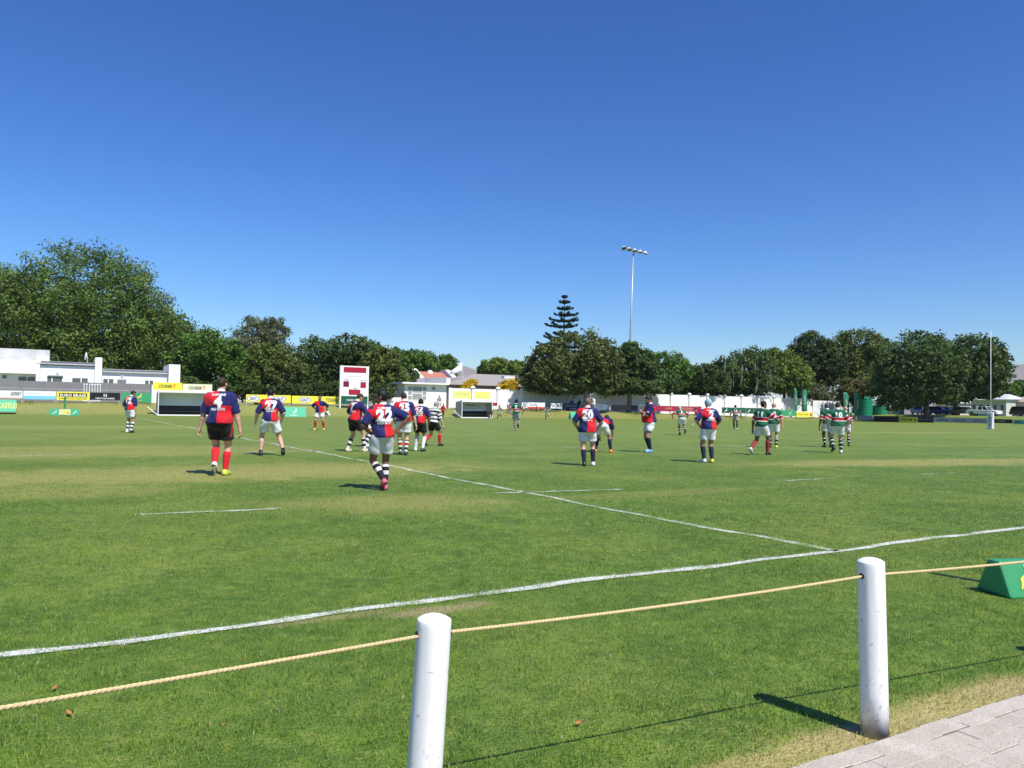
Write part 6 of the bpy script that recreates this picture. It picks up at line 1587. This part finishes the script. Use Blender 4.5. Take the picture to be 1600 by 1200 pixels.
person(499, 672, hgt(673, 611, 499), 176, 'bearded player in red socks and yellow boots facing the camera, hands on hips', skin='tan', hair='black', hairtype='short', beard='beard', shorts='white', socks='red',
       boots=('yellow', 'yellow'), girth=1.12, belly=.03, hands=HIPS, elbow=HIPE, feet=((-.22, 0, 0), (.22, 0, 0)), hip=.935, head=(0, 4), face=True, group=PLAYERS, sock_top=.2)
person(553, 706, hgt(708, 608, 548), 38, 'player number 7 in black shorts and hooped socks, looking down', num='7', skin='pale', hair='brown', hairtype='buzz', shorts='black', socks='bw', boots=('cream', 'cream'),
       girth=1.12, lean=10, feet=((-.24, -.03, 0), (.20, .22, 0)), hands=((-.22, .25, 1.0), (.20, .36, 1.02)), elbow=((-1, -.3, -.3), (1, -.3, -.5)), head=(10, 30), hip=.93, sock_top=.28, group=PLAYERS)
person(598, 766, hgt(770, 604, 598), -24, 'dark-haired player number 22 in pink boots, hand on hip, looking left', num='22', skin='brown', hair='black', hairtype='thick', shorts='grey', socks='bwlow', boots=('pink', 'pink'),
       girth=1.06, lean=2, feet=((.0, -.12, .03), (.06, .08, 0)), lift=(28, 0), hands=((-.20, .12, .98), (.23, -.10, 1.06)), elbow=((-1, -.6, -.2), (1, -.55, .1)), head=(-62, 2), face=True,
       hip_off=(-.02, 0), kneehint=((-.5, 1, 0), (.1, 1, 0)), side=-1, group=PLAYERS, sock_top=.18)
person(630, 711, hgt(713, 609, 630), -12, 'dark-haired player number 25 in white shorts and green banded socks', num='25', skin='pale', hair='brown', hairtype='buzz', shorts='white', socks='gbr', boots=('black', 'black'),
       girth=1.15, belly=.03, lean=5, feet=((-.07, .10, 0), (.06, -.10, 0)), hands=((-.26, .22, .95), (.34, .02, .82)), head=(-12, 16), group=PLAYERS, sock_top=.2)
person(655, 705, hgt(706, 618, 655), 14, 'black-haired player number 26 in long white socks', num='26', skin='tan', hair='cap_black', hairtype='short', shorts='black', socks='white', boots=('white', 'black'),
       girth=1.08, lean=7, feet=((-.16, .08, 0), (.15, -.10, 0)), hands=((-.24, .22, .95), (.24, .24, .95)), head=(-20, 22), group=PLAYERS, sock_top=.02, hip=.93)
person(676, 697, hgt(699, 622, 676), 42, 'grey-haired man in black and white hooped jersey and red socks', jersey='barb', skin='pale', hair='grey', hairtype='short', shorts='black', socks='red', boots=('black', 'black'),
       girth=1.12, belly=.05, lean=10, feet=((-.15, -.30, .02), (.10, .26, 0)), lift=(25, 0), hands=((-.24, .16, .9), (.32, .22, .80)), head=(-20, 22), sleeve=1.0, hip=.90)
# huddle behind number 22
person(573, 698, 1.80, 62, 'player bending down in the huddle between numbers 7 and 22, red shoulders showing', skin='tan', hair='black', hairtype='short', shorts='white', socks='bw', boots=('white', 'white'),
       girth=1.1, lean=48, hip=.88, hip_off=(0, -.12), feet=((-.18, .0, 0), (.16, -.1, 0)), hands=((-.1, .5, .72), (.28, .36, .68)), head=(0, 50), group=PLAYERS)
person(586, 688, 1.76, -120, 'player half hidden behind number 22, only his face and blue sleeve showing', skin='dark', hair='black', hairtype='short', shorts='navy', socks='navy', boots=('black', 'black'),
       hands=((-.3, .2, .85), (.28, .15, .82)), face=True, group=PLAYERS)
person(917, 728, hgt(730, 618, 917), 4, 'bald player number 20 in white shorts and navy socks', num='20', skin='pale', hair='stubble', hairtype='ring', shorts='white', socks='navytop', boots=('black', 'white'),
       girth=1.2, belly=.05, lean=3, feet=((-.07, -.12, 0), (.16, .05, 0)), hands=((-.24, .16, .93), (.27, .16, .95)), elbow=((-1, -.8, 0), (1, -.8, 0)), head=(4, 10), group=PLAYERS, sock_top=.2, hem_=-.10)
person(942, 707, 1.78, 20, 'player in orange boots doubled over behind number 20', skin='tan', hair='black', hairtype='short', shorts='white', socks='navytop', boots=('orange', 'orange'),
       lean=72, hip=.90, hip_off=(0, -.14), feet=((-.26, .02, 0), (.26, 0, 0)), hands=((-.22, .42, .50), (.22, .42, .50)), head=(0, 60), elbow=((-1, .2, 0), (1, .2, 0)), group=PLAYERS, sock_top=.12)
person(1015, 707, hgt(708, 615, 1015), -104, 'dark-haired player standing side-on with folded arms and black socks', skin='tan', hair='black', hairtype='thick', beard='beard', shorts='white', socks='navy', boots=('blue', 'white'),
       girth=1.14, belly=.06, lean=1, feet=((-.10, .02, 0), (.10, -.05, 0)), hands=((.02, .26, 1.24), (-.02, .24, 1.14)), elbow=((-1, -.1, -.8), (1, -.1, -.8)), head=(-2, 20), face=True, group=PLAYERS, sock_top=.1)
person(1107, 723, hgt(725, 620, 1107), -14, 'player number 2 in a pale blue padded scrum cap', num='2', skin='tan', hair='cap_blue', hairtype='scrum', shorts='white', socks='navy', boots=('white', 'yellow'),
       girth=1.12, belly=.03, lean=2, feet=((-.12, .02, 0), (.07, -.06, 0)), hands=((-.20, .10, .98), (.24, .20, .95)), elbow=((-1, -.4, 0), (1, -.4, 0)), head=(-4, 6), group=PLAYERS, sock_top=.14)
person(1190, 711, hgt(713, 621, 1190), 46, 'green-jerseyed player number 11 in red banded socks, mid-stride', jersey='hoops', num='11', skin='brown', hair='black', hairtype='buzz', shorts='white', socks='redgreen', boots=('white', 'black'),
       girth=1.02, lean=6, feet=((-.20, -.34, .04), (.06, .26, 0)), lift=(35, 0), hands=((-.30, -.02, .80), (.36, .36, 1.06)), elbow=((-1, -.6, 0), (1, -.8, -.2)), head=(30, 4), hip=.92, group=GREENS, face=True, sock_top=.12)
person(1209, 700, hgt(702, 626, 1209), 12, 'bald green-jerseyed player walking beside number 11, one lime boot showing', jersey='hoops', num='9', skin='pale', hair='stubble', hairtype='bald', shorts='white', socks='other', boots=('black', 'lime'),
       girth=1.12, belly=.03, lean=3, feet=((-.12, .12, 0), (.08, -.08, 0)), hands=((-.28, .05, .85), (.33, .06, .80)), head=(10, 4), group=GREENS, sock_top=.25)
person(1309, 708, hgt(710, 625, 1309), 6, 'green-jerseyed player number 10 seen from behind at right', jersey='hoops', num='10', skin='pale', hair='brown', hairtype='buzz', shorts='white', socks='other', boots=('black', 'white'),
       girth=1.16, belly=.03, lean=4, feet=((-.16, -.10, .05), (.12, .05, 0)), lift=(25, 0), hands=((-.28, .12, .92), (.30, .10, .9)), elbow=((-1, -.6, 0), (1, -.6, 0)), head=(20, 8), group=GREENS)
person(1293, 699, hgt(700, 627, 1293), 0, 'player in a dark padded scrum cap left of green number 10', jersey='hoops', skin='dark', hair='cap_grey', hairtype='scrum', shorts='white', socks='other', boots=('black', 'black'),
       girth=1.05, lean=6, feet=((-.08, .05, 0), (.10, -.08, 0)), hands=((-.30, .05, .82), (.28, .10, .82)), head=(10, 10), group=GREENS)
person(1321, 697, 1.76, 20, 'bald player almost hidden on the right of green number 10', jersey='hoops', skin='pale', hair='stubble', hairtype='bald', shorts='white', socks='other', boots=('black', 'black'),
       lean=4, head=(10, 6), group=GREENS, hands=((-.27, .1, .85), (.28, .05, .8)))
person(1065, 680, hgt(682, 634, 1065, .88), -8, 'green-jerseyed player bending forward as he runs away', jersey='hoops', num='1', skin='tan', hair='cap_white', hairtype='buzz', shorts='white', socks=('other', 'other'), boots=('black', 'black'),
       girth=1.1, lean=38, hip=.92, hip_off=(0, -.08), feet=((-.05, .1, 0), (.12, -.25, .08)), lift=(0, 40), hands=((-.40, .35, .95), (.36, .30, .9)), elbow=((-1, -.2, 0), (1, -.2, 0)), head=(0, 25), fine=False, group=GREENS)
person(1089, 664, 1.78, -60, 'small far player in quartered jersey running left behind number 2', skin='tan', hair='black', hairtype='short', shorts='white', socks='bw', boots=('white', 'white'),
       lean=14, feet=((-.1, .35, 0), (.1, -.35, .12)), lift=(0, 40), hip=.9, hands=((-.24, .3, 1.05), (.3, -.1, 1.0)), fine=False, group=PLAYERS)
person(1149, 671, hgt(672, 631, 1149), 6, 'dark-skinned number 14 walking away in front of the green boards', jersey='hoops', num='14', skin='dark', hair='black', hairtype='buzz', shorts='silver', socks='black', boots=('white', 'white'),
       lean=4, feet=((-.07, .1, 0), (.1, -.15, 0)), hands=((-.38, .05, .86), (.42, .02, .88)), elbow=((-1, -.4, 0), (1, -.4, 0)), fine=False, group=GREENS)
person(806, 673, hgt(675, 618, 806), 4, 'green-jerseyed number 7 in a black scrum cap jogging away, grey shorts', jersey='hoops', num='7', skin='pale', hair='cap_black', hairtype='scrum', shorts='silver', socks='other', boots=('white', 'black'),
       girth=1.1, lean=5, feet=((-.06, .05, 0), (.12, -.28, .16)), lift=(0, 50), hands=((-.34, .12, 1.0), (.36, .10, 1.0)), elbow=((-1, -.4, .2), (1, -.4, .2)), fine=False, group=GREENS)
FARP = [(781, 654, -60, 'far green player running left beside the small dugout', 'hoops', 'dark'), (796, 653, -30, 'far green player just left of number 7 in grey shorts', 'hoops', 'tan'),
        (839, 653, -110, 'thin far player running left below the white board with dark script', 'hoops', 'dark'), (855, 655, -20, 'far player in white shorts standing right of the thin runner', 'hoops', 'pale')]
for k, (px, py, yw, lab, j_, sk_) in enumerate(FARP):
    person(px, py, 1.78, yw, lab, jersey=j_, skin=sk_, hair='black', hairtype='buzz', shorts='white', socks='black', boots=('black', 'white'), lean=8, feet=((-.10, .22, 0), (.1, -.25, .06)), lift=(0, 25),
           hip=.92, hands=((-.28, .18, 1.0), (.3, .05, .95)), fine=False, group=GREENS)
# people off the pitch
def bank_base(px, py, n):
    p = PL(px, py, n); a_, n_ = toan(p); p.z = terrain(a_, n_); return p
person(0, 0, 1.78, 30, 'person in a red shirt and dark legs walking up the bank', jersey='red', skin='dark', hair='black', hairtype='buzz', shorts='red', socks='black', boots=('black', 'black'), fine=False,
       base=bank_base(692, 650, 79), feet=((-.1, .15, 0), (.1, -.15, 0)), hands=((-.2, .2, .95), (.2, .2, .95)))
person(0, 0, 1.76, 150, 'spectator in a grey shirt standing up on the bank before the white house', jersey='grey', skin='dark', hair='black', hairtype='buzz', shorts='white', socks='white', boots=('white', 'white'), fine=False,
       base=bank_base(686, 640, 88), hands=((-.3, .1, .8), (.42, .12, .82)))
person(0, 0, 1.74, 165, 'seated person in a dark top at the right end of the small dugout', jersey='dark', skin='dark', hair='black', hairtype='buzz', shorts='red', socks='white', boots=('white', 'white'), fine=False,
       base=bank_base(767, 650, 80.2), hip=.50, hip_off=(0, -.2), feet=((-.12, .28, 0), (.12, .32, 0)), hands=((-.2, .2, .6), (.2, .2, .6)))
person(0, 0, 1.75, -100, 'person sitting on the grass beside the player with hands on hips', jersey='white', skin='dark', hair='black', hairtype='buzz', shorts='white', socks='black', boots=('white', 'white'), fine=False,
       base=bank_base(513, 646, 80.5), hip=.22, hip_off=(0, -.1), lean=25, feet=((-.12, .55, 0), (.12, .50, 0)), kneehint=((0, .3, 1), (0, .3, 1)), hands=((-.2, .3, .4), (.2, .35, .4)))
for k, (px, lab, j_) in enumerate([(893, 'leftmost of three spectators leaning on the fence in the shade, navy top', 'blue'), (905, 'middle one of three spectators at the fence in the shade', 'dark'), (915, 'right-hand one of three spectators at the fence in the shade', 'dark')]):
    person(0, 0, 1.74, 170 - 20 * k, lab, jersey=j_, skin='dark', hair='black', hairtype='buzz', shorts='black', socks='black', boots=('black', 'black'), fine=False, base=bank_base(px, 640, 87.2),
           hands=((-.2, .25, 1.05), (.2, .25, 1.05)), group='spectators at the shaded fence')
